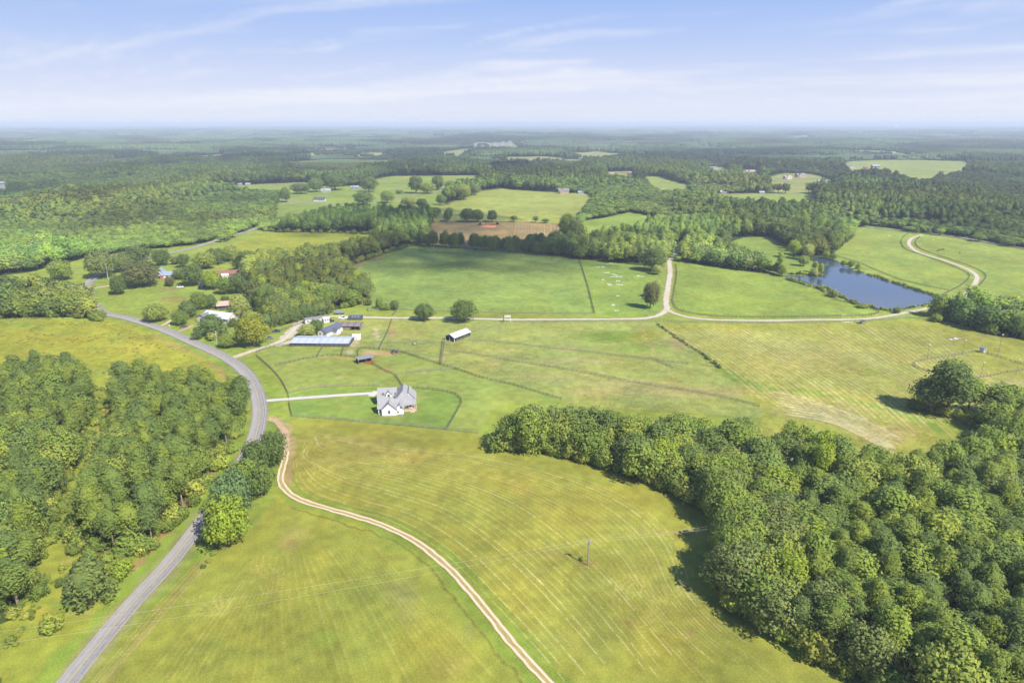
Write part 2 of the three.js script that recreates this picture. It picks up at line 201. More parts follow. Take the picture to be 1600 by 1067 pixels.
// patches of the pastures
for (const [u, v, a, b, c, al] of [
  [900, 565, 70, 5, '#c3bd79', 0.7], [980, 600, 90, 6, '#c9bf7d', 0.8], [860, 590, 60, 5, '#bfb873', 0.7], [1060, 535, 22, 14, '#b8a66b', 0.7], [1010, 540, 14, 16, '#b9b070', 0.6], [960, 525, 55, 10, '#7f9c3c', 0.75], [1010, 525, 28, 12, '#94973e', 0.6], [1000, 545, 40, 9, '#8aa544', 0.5],
  [885, 545, 18, 2.5, '#cdb487', 0.8], [790, 548, 24, 2, '#c6b77a', 0.6], [772, 567, 9, 3, '#d3b98a', 0.8], [757, 559, 14, 2, '#d0bd84', 0.5], [705, 521, 8, 1, '#cbb784', 0.8], [696, 550, 5, 2, '#dcbf98', 0.9], [640, 525, 24, 7, '#b7ac6e', 0.5], [588, 520, 4, 9, '#dcc7a2', 0.9], [610, 520, 6, 10, '#c99f74', 0.6], [600, 552, 26, 4, '#cfa77c', 0.8], [575, 552, 14, 5, '#d3b189', 0.8], [547, 550, 6, 5, '#d9cdb4', 1], [552, 537, 10, 5, '#d8cbb0', 1], [500, 557, 20, 1.3, '#d2b283', 0.9], [540, 559, 22, 1.3, '#cfa376', 0.9], [578, 566, 10, 3.2, '#b9764f', 1], [560, 561, 4, 2, '#b9764f', 0.8], [530, 590, 5, 2, '#cdb982', 0.8], [450, 571, 8, 1, '#cdb982', 0.5],
  [600, 577, 12, 2.2, '#c9a77c', 0.7], [662, 583, 5, 1.6, '#d8bf95', 0.9], [670, 535, 60, 4, '#a3a86c', 0.4], [690, 560, 18, 3, '#c0b47b', 0.6], [560, 530, 6, 3, '#cdbf97', 0.9],
  [655, 620, 12, 5, '#b3b06a', 0.6], [540, 634, 20, 5, '#a9ad60', 0.6], [610, 651, 26, 2.2, '#b0a472', 0.8], [600, 627, 7, 9, '#aaa76a', 0.6], [650, 642, 10, 3, '#b9b174', 0.5],
  [1330, 575, 130, 16, '#a9b44e', 0.5], [1260, 545, 110, 18, '#c1b96e', 0.55], [1150, 525, 70, 10, '#bdb968', 0.5], [1290, 640, 90, 16, '#cbbd80', 0.8], [1390, 675, 50, 14, '#cdbf84', 0.8], [1200, 580, 70, 12, '#c2ba6a', 0.5], [1080, 612, 110, 9, '#c8bd7a', 0.7], [930, 612, 60, 7, '#c6bb77', 0.6], [1300, 560, 120, 14, '#c6bd74', 0.5], [1495, 529, 20, 3, '#b4a070', 0.8], [1580, 600, 45, 10, '#cabb80', 0.8], [1500, 572, 55, 8, '#a0b250', 0.5], [1560, 525, 40, 4, '#b5a468', 0.4],
  [800, 390, 60, 3, '#8c9a50', 0.4], [555, 415, 12, 5, '#b59a70', 0.6], [590, 405, 14, 2, '#b4966b', 0.8], [700, 420, 90, 12, '#8fb04e', 0.4], [940, 448, 12, 14, '#a9ad5c', 0.5], [1180, 460, 70, 12, '#aab95c', 0.5], [1357, 395, 5, 1.2, '#8d7f58', 0.9],
  [280, 520, 30, 8, '#9da84a', 0.4], [90, 530, 80, 10, '#c0bb48', 0.5], [200, 545, 60, 8, '#c2bd4e', 0.5], [215, 527, 40, 6, '#99974c', 0.4], [40, 507, 60, 3, '#93a63e', 0.6], [270, 467, 22, 5, '#a58f5c', 0.7], [262, 452, 20, 4, '#b3a166', 0.6], [340, 456, 6, 2, '#c79d74', 0.7], [265, 511, 10, 3, '#c8ab70', 0.7], [320, 492, 14, 4, '#b8ab70', 0.5],
  [155, 643, 14, 6, '#bd9a68', 0.95], [152, 665, 10, 10, '#a9a456', 0.7], [150, 622, 5, 9, '#9ba548', 0.8], [85, 880, 40, 30, '#b5b44a', 0.7], [110, 880, 16, 6, '#c9b96c', 0.8], [90, 945, 40, 8, '#8ba446', 0.5], [60, 960, 40, 16, '#bcb751', 0.6], [125, 958, 22, 3, '#c3b886', 0.5],
  [463, 834, 26, 14, '#b8a468', 0.4], [450, 850, 20, 12, '#b7a468', 0.5], [620, 850, 40, 18, '#a2aa4e', 0.4], [625, 925, 28, 22, '#b3a572', 0.5], [640, 960, 20, 24, '#b5a66e', 0.4], [720, 960, 22, 30, '#a3a94c', 0.4], [735, 985, 14, 20, '#9c9f5c', 0.4], [510, 1000, 26, 16, '#a2aa40', 0.4], [330, 1010, 30, 20, '#a1ab44', 0.4], [700, 1040, 40, 25, '#aca05e', 0.4],
  [560, 690, 90, 10, '#a39a5a', 0.5], [600, 706, 70, 8, '#a49a57', 0.4], [500, 690, 30, 14, '#aea256', 0.4], [655, 718, 26, 8, '#a6994f', 0.4], [815, 765, 20, 10, '#b9a25a', 0.5], [870, 800, 30, 16, '#b6a556', 0.4], [935, 790, 90, 30, '#b2ac48', 0.4], [755, 855, 24, 9, '#8d9340', 0.75], [915, 878, 18, 6, '#b09a5c', 0.7], [870, 865, 24, 10, '#b7a65a', 0.5], [1000, 950, 40, 26, '#a2a344', 0.5], [1000, 885, 50, 24, '#b1ab4c', 0.4], [1078, 990, 8, 5, '#b59a5e', 0.8], [985, 975, 8, 5, '#b79a60', 0.7], [1020, 832, 60, 4, '#b8a65c', 0.6], [1080, 830, 26, 2, '#c9b283', 0.8], [930, 1000, 60, 40, '#a29f46', 0.4], [830, 900, 50, 20, '#a3a245', 0.4],
  [764, 352, 14, 3.2, '#c9845c', 1], [740, 351, 22, 2, '#c3ab7c', 0.7], [700, 351, 22, 3, '#a9a062', 0.6], [820, 352, 40, 3, '#c0a878', 0.5], [720, 278, 50, 1.5, '#bfb071', 0.4], [630, 276, 14, 1.2, '#bda877', 0.7], [820, 315, 90, 8, '#bcbd64', 0.4], [455, 315, 8, 2, '#c0a573', 0.7],
  [250, 660, 90, 10, '#8a8a50', 0.3],
]) blob(u, v, a, b, c, al);
// the verge beside the county road
const offset = (pts, d) => pts.map((p, i) => { const a = pts[Math.max(0, i - 1)], b = pts[Math.min(pts.length - 1, i + 1)], l = Math.hypot(b[0] - a[0], b[1] - a[1]) || 1; return [p[0] - (b[1] - a[1]) / l * d, p[1] + (b[0] - a[0]) / l * d]; });
stroke(ROADPTS.county, 14, '#9cb34a', 0.9, 1.5); stroke(ROADPTS.county, 8.4, '#a9a86a', 0.6, 1);
{ const c = ROADPTS.county.slice(0, 130); stroke(offset(c.slice(22), -9), 2.2, '#bc9f69', 0.9, 2.2, 0.1); stroke(offset(c.slice(22, 80), -10.5), 1.4, '#b79868', 0.45, 2, 0.1); stroke(offset(c.slice(0, 62), 9), 1.2, '#b49a62', 0.5, 1.4, 0.3); }
stroke(ROADPTS.farmdrive, 7, '#aab066', 0.6, 1.6); stroke(ROADPTS.fork, 5.5, '#b3b272', 0.6, 1.2); stroke(ROADPTS.housedrive, 5, '#a9a86c', 0.6, 1); stroke(ROADPTS.track, 7, '#98ab48', 0.8, 1.4); stroke(offset(ROADPTS.track.slice(20), -4.2), 1.4, '#8aa342', 0.7, 1.2); stroke(offset(ROADPTS.track.slice(30), 4.6), 0.8, '#878a3e', 0.8, 0.6); stroke(offset(ROADPTS.track.slice(0, 26), -2.4), 2.4, '#cfae84', 0.8, 1.6);
strokePx([[592, 588], [582, 596], [578, 604]], 0.1, '#aaa', 0);
// mowing: windrow lines that follow one another between guide curves
function resample(a, n) { const c = new THREE.CatmullRomCurve3(poly(a).map(([x, z]) => new THREE.Vector3(x, 0, z)), false, 'centripetal'); return c.getSpacedPoints(n).map((p) => [p.x, p.z]); }
function rows(guides, count, w, col, alpha, seed, dark) {
  const r = rng(seed);
  for (let g = 0; g + 1 < guides.length; g++) {
    const A = resample(guides[g], 160), B = resample(guides[g + 1], 160);
    for (let k = 0; k < count[g]; k++) {
      const t = (k + 0.5 + (r() - 0.5) * 0.25) / count[g], i0 = Math.floor(r() * 20), i1 = 160 - Math.floor(r() * 20), line = [];
      for (let i = i0; i <= i1; i++) line.push([lerp(A[i][0], B[i][0], t), lerp(A[i][1], B[i][1], t)]);
      const strength = 0.35 + 0.65 * r();
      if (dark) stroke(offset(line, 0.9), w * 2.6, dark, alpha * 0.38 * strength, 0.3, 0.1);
      stroke(line, w * (0.7 + 0.6 * r()), col, alpha * strength, 0.14, 0.14);
    }
  }
}
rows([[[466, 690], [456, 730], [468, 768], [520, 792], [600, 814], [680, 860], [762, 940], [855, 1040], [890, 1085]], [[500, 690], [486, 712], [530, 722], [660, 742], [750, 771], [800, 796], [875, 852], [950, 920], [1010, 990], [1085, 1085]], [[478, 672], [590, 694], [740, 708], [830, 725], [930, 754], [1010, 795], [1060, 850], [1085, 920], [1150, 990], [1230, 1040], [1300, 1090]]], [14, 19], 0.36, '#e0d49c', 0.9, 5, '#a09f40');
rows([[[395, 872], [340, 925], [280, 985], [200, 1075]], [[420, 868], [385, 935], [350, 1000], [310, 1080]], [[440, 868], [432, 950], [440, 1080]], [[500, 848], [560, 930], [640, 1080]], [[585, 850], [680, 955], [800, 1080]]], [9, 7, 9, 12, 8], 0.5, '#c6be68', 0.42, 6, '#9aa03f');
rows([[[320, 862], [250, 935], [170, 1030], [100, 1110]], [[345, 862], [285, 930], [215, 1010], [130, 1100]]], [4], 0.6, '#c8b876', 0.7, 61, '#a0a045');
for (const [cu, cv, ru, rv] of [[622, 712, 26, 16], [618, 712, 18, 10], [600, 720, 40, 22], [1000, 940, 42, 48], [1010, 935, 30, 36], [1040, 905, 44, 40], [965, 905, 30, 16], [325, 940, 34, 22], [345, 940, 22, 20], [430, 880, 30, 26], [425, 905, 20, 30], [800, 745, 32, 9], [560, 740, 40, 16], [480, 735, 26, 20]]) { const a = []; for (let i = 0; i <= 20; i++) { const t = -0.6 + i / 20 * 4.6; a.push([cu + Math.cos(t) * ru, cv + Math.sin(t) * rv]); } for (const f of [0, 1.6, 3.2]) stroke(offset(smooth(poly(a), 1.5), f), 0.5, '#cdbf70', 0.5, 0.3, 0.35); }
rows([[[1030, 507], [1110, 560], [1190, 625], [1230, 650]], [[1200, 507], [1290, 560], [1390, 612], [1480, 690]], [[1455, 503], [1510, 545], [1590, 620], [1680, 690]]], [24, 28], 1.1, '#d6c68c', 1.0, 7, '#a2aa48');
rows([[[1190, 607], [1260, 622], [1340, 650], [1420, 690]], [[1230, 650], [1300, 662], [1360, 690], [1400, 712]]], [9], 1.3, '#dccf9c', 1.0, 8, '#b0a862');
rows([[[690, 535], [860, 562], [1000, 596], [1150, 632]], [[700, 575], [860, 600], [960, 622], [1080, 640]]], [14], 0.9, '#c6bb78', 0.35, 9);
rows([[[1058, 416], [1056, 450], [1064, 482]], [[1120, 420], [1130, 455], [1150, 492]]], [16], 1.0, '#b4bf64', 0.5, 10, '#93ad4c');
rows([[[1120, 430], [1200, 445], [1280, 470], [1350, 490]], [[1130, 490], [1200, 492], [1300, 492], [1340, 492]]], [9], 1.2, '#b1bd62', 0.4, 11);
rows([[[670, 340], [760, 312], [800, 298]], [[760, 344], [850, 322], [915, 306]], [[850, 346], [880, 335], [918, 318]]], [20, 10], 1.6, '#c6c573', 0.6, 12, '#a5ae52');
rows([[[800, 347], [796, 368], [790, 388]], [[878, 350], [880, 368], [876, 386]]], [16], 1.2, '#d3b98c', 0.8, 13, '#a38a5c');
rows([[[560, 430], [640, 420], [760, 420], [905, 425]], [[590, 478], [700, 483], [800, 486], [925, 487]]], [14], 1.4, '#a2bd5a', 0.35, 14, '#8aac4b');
strokePx([[1187, 606], [1260, 612], [1340, 628], [1420, 650], [1470, 672]], 4.5, '#8fa945', 0.7, 2); strokePx([[1127, 576], [1150, 590], [1190, 606]], 7, '#93ad48', 0.6, 3); strokePx([[1000, 500], [1008, 530], [1030, 560], [1060, 605]], 1.2, '#c8b57a', 0.6, 0.8);
strokePx([[1070, 831], [1090, 829], [1116, 826]], 1.0, '#cfb98c', 0.9, 0.5); strokePx([[585, 512], [590, 522], [587, 535], [596, 546]], 1.2, '#d8c59b', 0.8, 1.2);
strokePx([[548, 416], [585, 402.5], [640, 384.5], [720, 388], [800, 392], [850, 397]], 3, '#a88e64', 0.7, 2);

// three sheets of one painting, each finer towards the viewer; ragged edges and blade-scale tone are added pixel by pixel
const EXTENTS = [[-210, -440, 420, 350, 2048, 1706], [-640, -960, 1280, 760, 2048, 1280], [-5200, -10400, 10400, 10440, 2048, 2048]];
function paintLand([x0, z0, w, h, W, Hh], level) {
  const cv = document.createElement('canvas'); cv.width = W; cv.height = Hh;
  const c = cv.getContext('2d'), sx = W / w, sz = Hh / h, r = rng(17);
  c.fillStyle = '#56653a'; c.fillRect(0, 0, W, Hh);
  c.setTransform(sx, 0, 0, sz, -x0 * sx, -z0 * sz); c.lineCap = 'round'; c.lineJoin = 'round';
  const cl = document.createElement('canvas'); cl.width = W; cl.height = Hh; const cf = c, l = cl.getContext('2d'); l.setTransform(sx, 0, 0, sz, -x0 * sx, -z0 * sz); l.lineCap = 'round'; l.lineJoin = 'round';
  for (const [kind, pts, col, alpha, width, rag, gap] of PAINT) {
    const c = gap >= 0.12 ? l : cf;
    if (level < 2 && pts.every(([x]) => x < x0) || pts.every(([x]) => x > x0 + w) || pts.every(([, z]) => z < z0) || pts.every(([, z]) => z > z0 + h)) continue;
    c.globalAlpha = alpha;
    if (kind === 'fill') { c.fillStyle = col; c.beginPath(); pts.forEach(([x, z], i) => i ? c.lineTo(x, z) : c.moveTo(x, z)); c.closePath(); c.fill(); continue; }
    c.strokeStyle = col;
    if (level === 2) { c.lineWidth = width; c.globalAlpha = alpha * 0.7; c.beginPath(); pts.forEach(([x, z], i) => i ? c.lineTo(x, z) : c.moveTo(x, z)); c.stroke(); continue; }
    for (let i = 0; i + 1 < pts.length; i++) {
      if (gap && r() < gap) continue;
      const a = pts[i], b = pts[i + 1], j = () => (r() - 0.5) * rag;
      c.globalAlpha = alpha * (rag || gap ? 0.55 + 0.45 * r() : 1); c.lineWidth = width * (rag ? 0.75 + 0.5 * r() : 1);
      c.beginPath(); c.moveTo(a[0] + j(), a[1] + j()); c.lineTo(b[0] + j(), b[1] + j()); c.stroke();
    }
  }
  const src = cf.getImageData(0, 0, W, Hh).data, lines = l.getImageData(0, 0, W, Hh).data, out = new Uint8Array(W * Hh * 4), amp = level === 2 ? 5 : level ? 1.3 : 0.7, wl = level === 2 ? 0.05 : 0.28;
  for (let py = 0; py < Hh; py++) for (let px = 0; px < W; px++) {
    const x = x0 + (px + 0.5) / sx, z = z0 + (py + 0.5) / sz;
    const qx = Math.min(W - 1, Math.max(0, Math.floor(px + (vn(x * wl, z * wl) - 0.5) * 2 * amp * sx))), qy = Math.min(Hh - 1, Math.max(0, Math.floor(py + (vn(x * wl + 40, z * wl + 9) - 0.5) * 2 * amp * sz)));
    const s = (qy * W + qx) * 4, o = (py * W + px) * 4, big = vn(x / 47, z / 47) - 0.5, mid = vn(x / 11 + 7, z / 11) - 0.5, sm = vn(x / 2.6, z / 2.6 + 3) - 0.5, fine = TAB[((px * 7919 + py * 104729) ^ (px * py)) & 65535] - 0.5, dry = vn(x / 19 + 31, z / 19 - 8) * 0.6 + vn(x / 5 + 3, z / 5) * 0.4 - 0.5;
    const la = lines[(py * W + px) * 4 + 3] / 255, S = [0, 1, 2].map((k) => lerp(src[s + k], lines[o + k], la)), l = 1 + big * 0.11 + mid * 0.12 + sm * 0.15 + fine * (level === 2 ? 0.05 : 0.19);
    out[o] = Math.min(255, S[0] * l * (1 + dry * 0.11)); out[o + 1] = Math.min(255, S[1] * l * (1 + dry * 0.02)); out[o + 2] = Math.min(255, S[2] * l * (1 - dry * 0.06)); out[o + 3] = 255;
  }
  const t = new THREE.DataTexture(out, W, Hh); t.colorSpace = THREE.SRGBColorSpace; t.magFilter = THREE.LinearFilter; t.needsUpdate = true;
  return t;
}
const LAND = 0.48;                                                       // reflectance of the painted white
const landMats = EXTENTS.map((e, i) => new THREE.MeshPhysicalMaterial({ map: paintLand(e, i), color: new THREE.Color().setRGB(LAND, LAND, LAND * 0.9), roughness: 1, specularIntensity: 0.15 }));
const farLand = mat(0.03, 0.045, 0.022, 1);
const structure = (m) => { m.userData.kind = 'structure'; return m; };
{ // the ground, one sheet out to the horizon
  const rings = [0]; for (let r = 60; r < 52000; r *= 1.055) rings.push(r); rings.push(56000);
  const N = 160, pos = [], idx = [[], []], e = EXTENTS[2];
  for (const r of rings) for (let k = 0; k < N; k++) { const a = k / N * Math.PI * 2, x = Math.sin(a) * r, z = -Math.cos(a) * r; pos.push(x, H(x, z) - 0.12, z); }
  for (let i = 0; i + 1 < rings.length; i++) for (let k = 0; k < N; k++) {
    const a = i * N + k, b = i * N + (k + 1) % N, c = a + N, d = b + N, isIn = [a, b, c, d].every((q) => pos[q * 3] > e[0] && pos[q * 3] < e[0] + e[2] && pos[q * 3 + 2] > e[1] && pos[q * 3 + 2] < e[1] + e[3]);
    idx[isIn ? 0 : 1].push(a, c, b, b, c, d);
  }
  const g = new THREE.BufferGeometry(); g.setAttribute('position', new THREE.Float32BufferAttribute(pos, 3));
  const uv = []; for (let i = 0; i < pos.length; i += 3) uv.push((pos[i] - e[0]) / e[2], (pos[i + 2] - e[1]) / e[3]);
  g.setAttribute('uv', new THREE.Float32BufferAttribute(uv, 2)); g.setIndex([...idx[0], ...idx[1]]); g.addGroup(0, idx[0].length, 0); g.addGroup(idx[0].length, idx[1].length, 1); g.computeVertexNormals();
  const m = new THREE.Mesh(g, [landMats[2], farLand]); m.name = 'ground'; m.receiveShadow = true; scene.add(structure(m));
}
let sheetNo = 0;
function sheet(name, pts, level, y) {
  const shape = new THREE.Shape(pts.map(([x, z]) => new THREE.Vector2(x, -z))), g = new THREE.ShapeGeometry(shape), e = EXTENTS[level]; g.rotateX(-Math.PI / 2);
  const p = g.attributes.position, uv = []; for (let i = 0; i < p.count; i++) { p.setY(i, y ?? 0.012 + 0.006 * sheetNo); uv.push((p.getX(i) - e[0]) / e[2], (p.getZ(i) - e[1]) / e[3]); }
  sheetNo++; g.setAttribute('uv', new THREE.Float32BufferAttribute(uv, 2)); g.computeVertexNormals();
  const m = new THREE.Mesh(g, landMats[level]); m.name = numbered(name); m.receiveShadow = true; scene.add(structure(m)); return m;
}
const rect = ([x0, z0, w, h], k = 1) => [[x0 + k, z0 + k], [x0 + w - k, z0 + k], [x0 + w - k, z0 + h - k], [x0 + k, z0 + h - k]];
sheet('grassland', rect(EXTENTS[1]), 1, -0.05);
sheet('grassland', rect(EXTENTS[0]), 0, -0.02);
function clip(pts, [x0, z0, w, h]) {                                      // a field cut to the extent of its painting
  for (const [ax, lim, sgn] of [[0, x0 + 1, 1], [0, x0 + w - 1, -1], [1, z0 + 1, 1], [1, z0 + h - 1, -1]]) {
    const out = []; for (let i = 0; i < pts.length; i++) { const a = pts[i], b = pts[(i + 1) % pts.length], ia = (a[ax] - lim) * sgn >= 0, ib = (b[ax] - lim) * sgn >= 0; if (ia) out.push(a); if (ia !== ib) { const t = (lim - a[ax]) / (b[ax] - a[ax]); out.push([lerp(a[0], b[0], t), lerp(a[1], b[1], t)]); } }
    pts = out;
  }
  return pts;
}
for (const [name, p, lv] of [['hay_field', HAYA, 0], ['hay_field', HAYB, 0], ['lawn', LAWN, 0], ['paddock', PADDOCK, 0], ['pasture', PASTURE, 1], ['hay_field', HAYC, 1], ['crop_field', CROP, 1], ['riding_field', JUMPS, 1], ['pasture', EASTHAY, 1], ['rough_meadow', BRUSH, 1], ['pasture', FIELDS.pondright, 1], ['pasture', FIELDS.pondleft, 1]]) sheet(name, clip(poly(p), EXTENTS[lv]), lv);
for (const [name, p] of [['tilled_field', FIELDS.crop], ['crop_field', FIELDS.far.map(([u, v]) => [u, v])]]) sheet(name, clip(poly(p), EXTENTS[1]), 1);

// ---------------------------------------------------------------- roads
function ribbon(pts, width, y, lift = 0, wob = 0, seed = 1) {
  const r = rng(seed), pos = [], uv = [], idx = []; let s = 0;
  for (let i = 0; i < pts.length; i++) {
    const a = pts[Math.max(0, i - 1)], b = pts[Math.min(pts.length - 1, i + 1)], l = Math.hypot(b[0] - a[0], b[1] - a[1]) || 1, nx = -(b[1] - a[1]) / l, nz = (b[0] - a[0]) / l;
    if (i) s += Math.hypot(pts[i][0] - pts[i - 1][0], pts[i][1] - pts[i - 1][1]);
    for (const k of [-1, 1]) { const d = k * (typeof width === 'function' ? width(pts[i]) : width) / 2 + (r() - 0.5) * wob, x = pts[i][0] + nx * d, z = pts[i][1] + nz * d; pos.push(x, H(x, z) + y, z); uv.push(k < 0 ? 0 : 1, s); }
    if (i) { const q = i * 2; idx.push(q - 2, q, q - 1, q - 1, q, q + 1); }
  }
  const g = new THREE.BufferGeometry(); g.setAttribute('position', new THREE.Float32BufferAttribute(pos, 3)); g.setAttribute('uv', new THREE.Float32BufferAttribute(uv, 2)); g.setIndex(idx); g.computeVertexNormals();
  const n = g.attributes.normal; if (n.getY(0) < 0) { for (let i = 0; i < idx.length; i += 3) [idx[i + 1], idx[i + 2]] = [idx[i + 2], idx[i + 1]]; g.setIndex(idx); g.computeVertexNormals(); }
  return g;
}
function tex(W, Hh, f, srgb = true) {
  const d = new Uint8Array(W * Hh * 4); for (let y = 0; y < Hh; y++) for (let x = 0; x < W; x++) { const c = f(x / W, y / Hh, x, y), o = (y * W + x) * 4; d[o] = Math.max(0, Math.min(255, c[0])); d[o + 1] = Math.max(0, Math.min(255, c[1])); d[o + 2] = Math.max(0, Math.min(255, c[2])); d[o + 3] = 255; }
  const t = new THREE.DataTexture(d, W, Hh); t.wrapS = t.wrapT = THREE.RepeatWrapping; t.magFilter = THREE.LinearFilter; if (srgb) t.colorSpace = THREE.SRGBColorSpace; t.needsUpdate = true; return t;
}
const asphaltTex = tex(128, 1024, (u, v, x, y) => {                       // weathered two-lane asphalt: paler wheel paths, tarred cracks, patches (64 m)
  const lane = Math.abs(Math.abs(u - 0.5) - 0.25), wear = sstep(0.02, 0.16, lane), n = fbm(u * 9, v * 64, 3) - 0.5, long = vn(u * 22, v * 9) - 0.5, seam = Math.abs(u - 0.47 - 0.03 * (vn(3, v * 16) - 0.5)) < 0.010 ? 1 : 0;
  const crack = (Math.abs(fbm(u * 5 + 4, v * 46, 3) - 0.5) < 0.012 && u > 0.5 ? 1 : 0) + (Math.abs(u - 0.78 - 0.10 * (fbm(2, v * 22, 3) - 0.5)) < 0.014 ? 1 : 0), dirt = sstep(0.42, 0.5, Math.abs(u - 0.5) + (vn(8, v * 90) - 0.5) * 0.05);
  let l = 198 - wear * 10 + n * 22 + long * 12 + (TAB[(x * 131 + y * 977) & 65535] - 0.5) * 18 - seam * 30 - Math.min(1, crack) * 42 + (u < 0.42 ? 5 : -5);
  return [lerp(l * 1.01, 176, dirt * 0.6), lerp(l * 0.98, 160, dirt * 0.6), lerp(l * 0.94, 112, dirt * 0.6)];
});
asphaltTex.repeat.set(1, 1 / 64);
const gravelTex = tex(64, 1024, (u, v, x, y) => { const n = fbm(u * 6, v * 90, 3) - 0.5, e = sstep(0.30, 0.5, Math.abs(u - 0.5) + (vn(1, v * 160) - 0.5) * 0.14), red = sstep(0.5, 0.7, vn(u * 2, v * 13)); return [lerp(226 + n * 40, 186, e * 0.7), lerp(214 - red * 8 + n * 40, 180, e * 0.7), lerp(190 - red * 18 + n * 40, 120, e * 0.7)]; });
gravelTex.repeat.set(1, 1 / 90);
const concreteTex = tex(64, 512, (u, v, x, y) => { const n = fbm(u * 5, v * 60, 3) - 0.5; return [224 + n * 26, 218 + n * 26, 206 + n * 26]; }); concreteTex.repeat.set(1, 1 / 60);
const rutTex = tex(128, 1024, (u, v, x, y) => {                          // twin wheel ruts of pale sand with a brown grassy crown between
  const n = fbm(u * 8, v * 110, 3) - 0.5, w = (vn(2, v * 40) - 0.5) * 0.06, a = Math.abs(Math.abs(u - 0.5 + w * 0.6) - 0.30 + w), rut = 1 - sstep(0.08, 0.17, a + n * 0.08), mid = 1 - sstep(0.08, 0.2, Math.abs(u - 0.5)), g = vn(u * 9, v * 70);
  const grass = [lerp(168, 190, g), lerp(160, 160, g), lerp(84, 98, g)], crown = [184 + n * 50, 166 + n * 40, 100 + n * 30], sand = [246 + n * 20, 222 + n * 30, 190 + n * 34];
  return [0, 1, 2].map((k) => lerp(lerp(grass[k], crown[k], mid), sand[k], rut));
}); rutTex.repeat.set(1, 1 / 110);
const dirtTex = tex(64, 512, (u, v) => { const n = fbm(u * 6, v * 50, 3) - 0.5, e = sstep(0.34, 0.5, Math.abs(u - 0.5) + (vn(5, v * 60) - 0.5) * 0.2); return [lerp(222 + n * 40, 176, e), lerp(186 + n * 40, 172, e), lerp(146 + n * 40, 92, e)]; }); dirtTex.repeat.set(1, 1 / 60);
const roadMat = (map, k, rough = 0.95) => new THREE.MeshStandardMaterial({ map, color: new THREE.Color().setRGB(k, k, k), roughness: rough });
const RM = { asphalt: roadMat(asphaltTex, 0.42), gravel: roadMat(gravelTex, 0.53), concrete: roadMat(concreteTex, 0.56), rut: roadMat(rutTex, 0.55), dirt: roadMat(dirtTex, 0.48) };
const countyW = ([, z]) => lerp(5.0, 6.4, sstep(-140, -250, z));
function road(name, key, m, y, wob = 0.3) { const o = new THREE.Mesh(ribbon(ROADPTS[key], key === 'county' ? countyW : RW[key], y, 0, wob, key.length * 7), m); o.name = numbered(name); o.receiveShadow = true; scene.add(structure(o)); return o; }
const countyRoad = road('road', 'county', RM.asphalt, 0.16, 0.25);
{
  const yel = mat(0.38, 0.32, 0.16, 0.8), wht = mat(0.38, 0.37, 0.35, 0.8), line = (d, w, m) => { const g = ribbon(offset(ROADPTS.county, d), w, 0.168, 0, 0.03, 3); const o = new THREE.Mesh(g, m); o.name = 'marking_line'; countyRoad.add(o); };
  line(0.17, 0.13, yel); line(-0.17, 0.13, yel); line(2.3, 0.1, wht); line(-2.3, 0.1, wht);
}
road('gravel_drive', 'farmdrive', RM.gravel, 0.13, 0.9); road('gravel_drive', 'fork', RM.gravel, 0.14, 0.5); road('road', 'lane', RM.asphalt, 0.15); road('driveway', 'housedrive', RM.concrete, 0.145, 0.1); road('dirt_track', 'track', RM.rut, 0.13, 0.35);
road('road', 'northroad', RM.asphalt, 0.16); road('gravel_drive', 'farmlane', RM.gravel, 0.13); road('road', 'westlane', RM.gravel, 0.13); road('driveway', 'yardlane', RM.gravel, 0.135, 0.5); road('driveway', 'yardpath', RM.dirt, 0.135, 0.6); road('driveway', 'brickdrive', RM.gravel, 0.135, 0.3); road('road', 'eastlane', RM.gravel, 0.14);
structure(put('track_entrance', ribbon(smooth(poly([[421, 655], [431, 658], [440, 668], [446, 684], [447, 705]]), 2), 3.2, 0.15, 0, 0.8, 5), RM.dirt));
structure(put('farmyard', ribbon(smooth(poly([[444, 530], [454, 521], [463, 511], [470, 503]]), 2), 8, 0.12, 0, 2, 6), RM.gravel));
structure(put('farmyard', ribbon(smooth(poly([[430, 541], [445, 537], [458, 533]]), 2), 5, 0.125, 0, 1.6, 7), RM.gravel));
structure(put('garage_apron', ribbon(poly([[579, 615], [589, 616]]), 6.5, 0.15), RM.concrete));
{ // the pond
  const shape = new THREE.Shape(POND.map(([x, z]) => new THREE.Vector2(x, -z))), g = new THREE.ShapeGeometry(shape); g.rotateX(-Math.PI / 2); g.translate(0, 0.11, 0);
  const p = g.attributes.position, uv = []; for (let i = 0; i < p.count; i++) uv.push(p.getX(i) / 40, p.getZ(i) / 40); g.setAttribute('uv', new THREE.Float32BufferAttribute(uv, 2));
  const bump = tex(256, 256, (u, v) => { const n = 128 + 90 * (fbm(u * 16, v * 60, 3) - 0.5); return [n, n, n]; }, false);
  const m = new THREE.Mesh(g, new THREE.MeshStandardMaterial({ color: new THREE.Color().setRGB(0.040, 0.062, 0.098), roughness: 0.07, bumpMap: bump, bumpScale: 0.0015 })); m.name = 'pond_water'; scene.add(structure(m));
}

// footprints that trees keep clear of: [u, v, radius in metres]
const BUILT = [[617, 628, 16], [500, 535, 24], [545, 513, 12], [505, 510, 10], [336, 492, 13], [352, 474, 9], [258, 428, 14], [356, 425, 10], [352, 431, 6], [321, 446, 7], [881, 303, 18], [908, 303, 14], [970, 278, 22], [1133, 304, 16], [1191, 306, 12], [1171, 271, 18], [1118, 264, 18], [1234, 280, 24], [1252, 277, 24], [1286, 286, 20], [1332, 262, 22], [1355, 262, 20], [1367, 261, 20], [510, 300, 14], [500, 314, 14], [554, 295, 14], [647, 318, 14], [686, 296, 14], [380, 290, 16], [1040, 231, 30], [905, 224, 40], [784, 231, 60], [380, 227, 25], [108, 228, 30]].map(([u, v, q]) => [...P(u, v), q]);

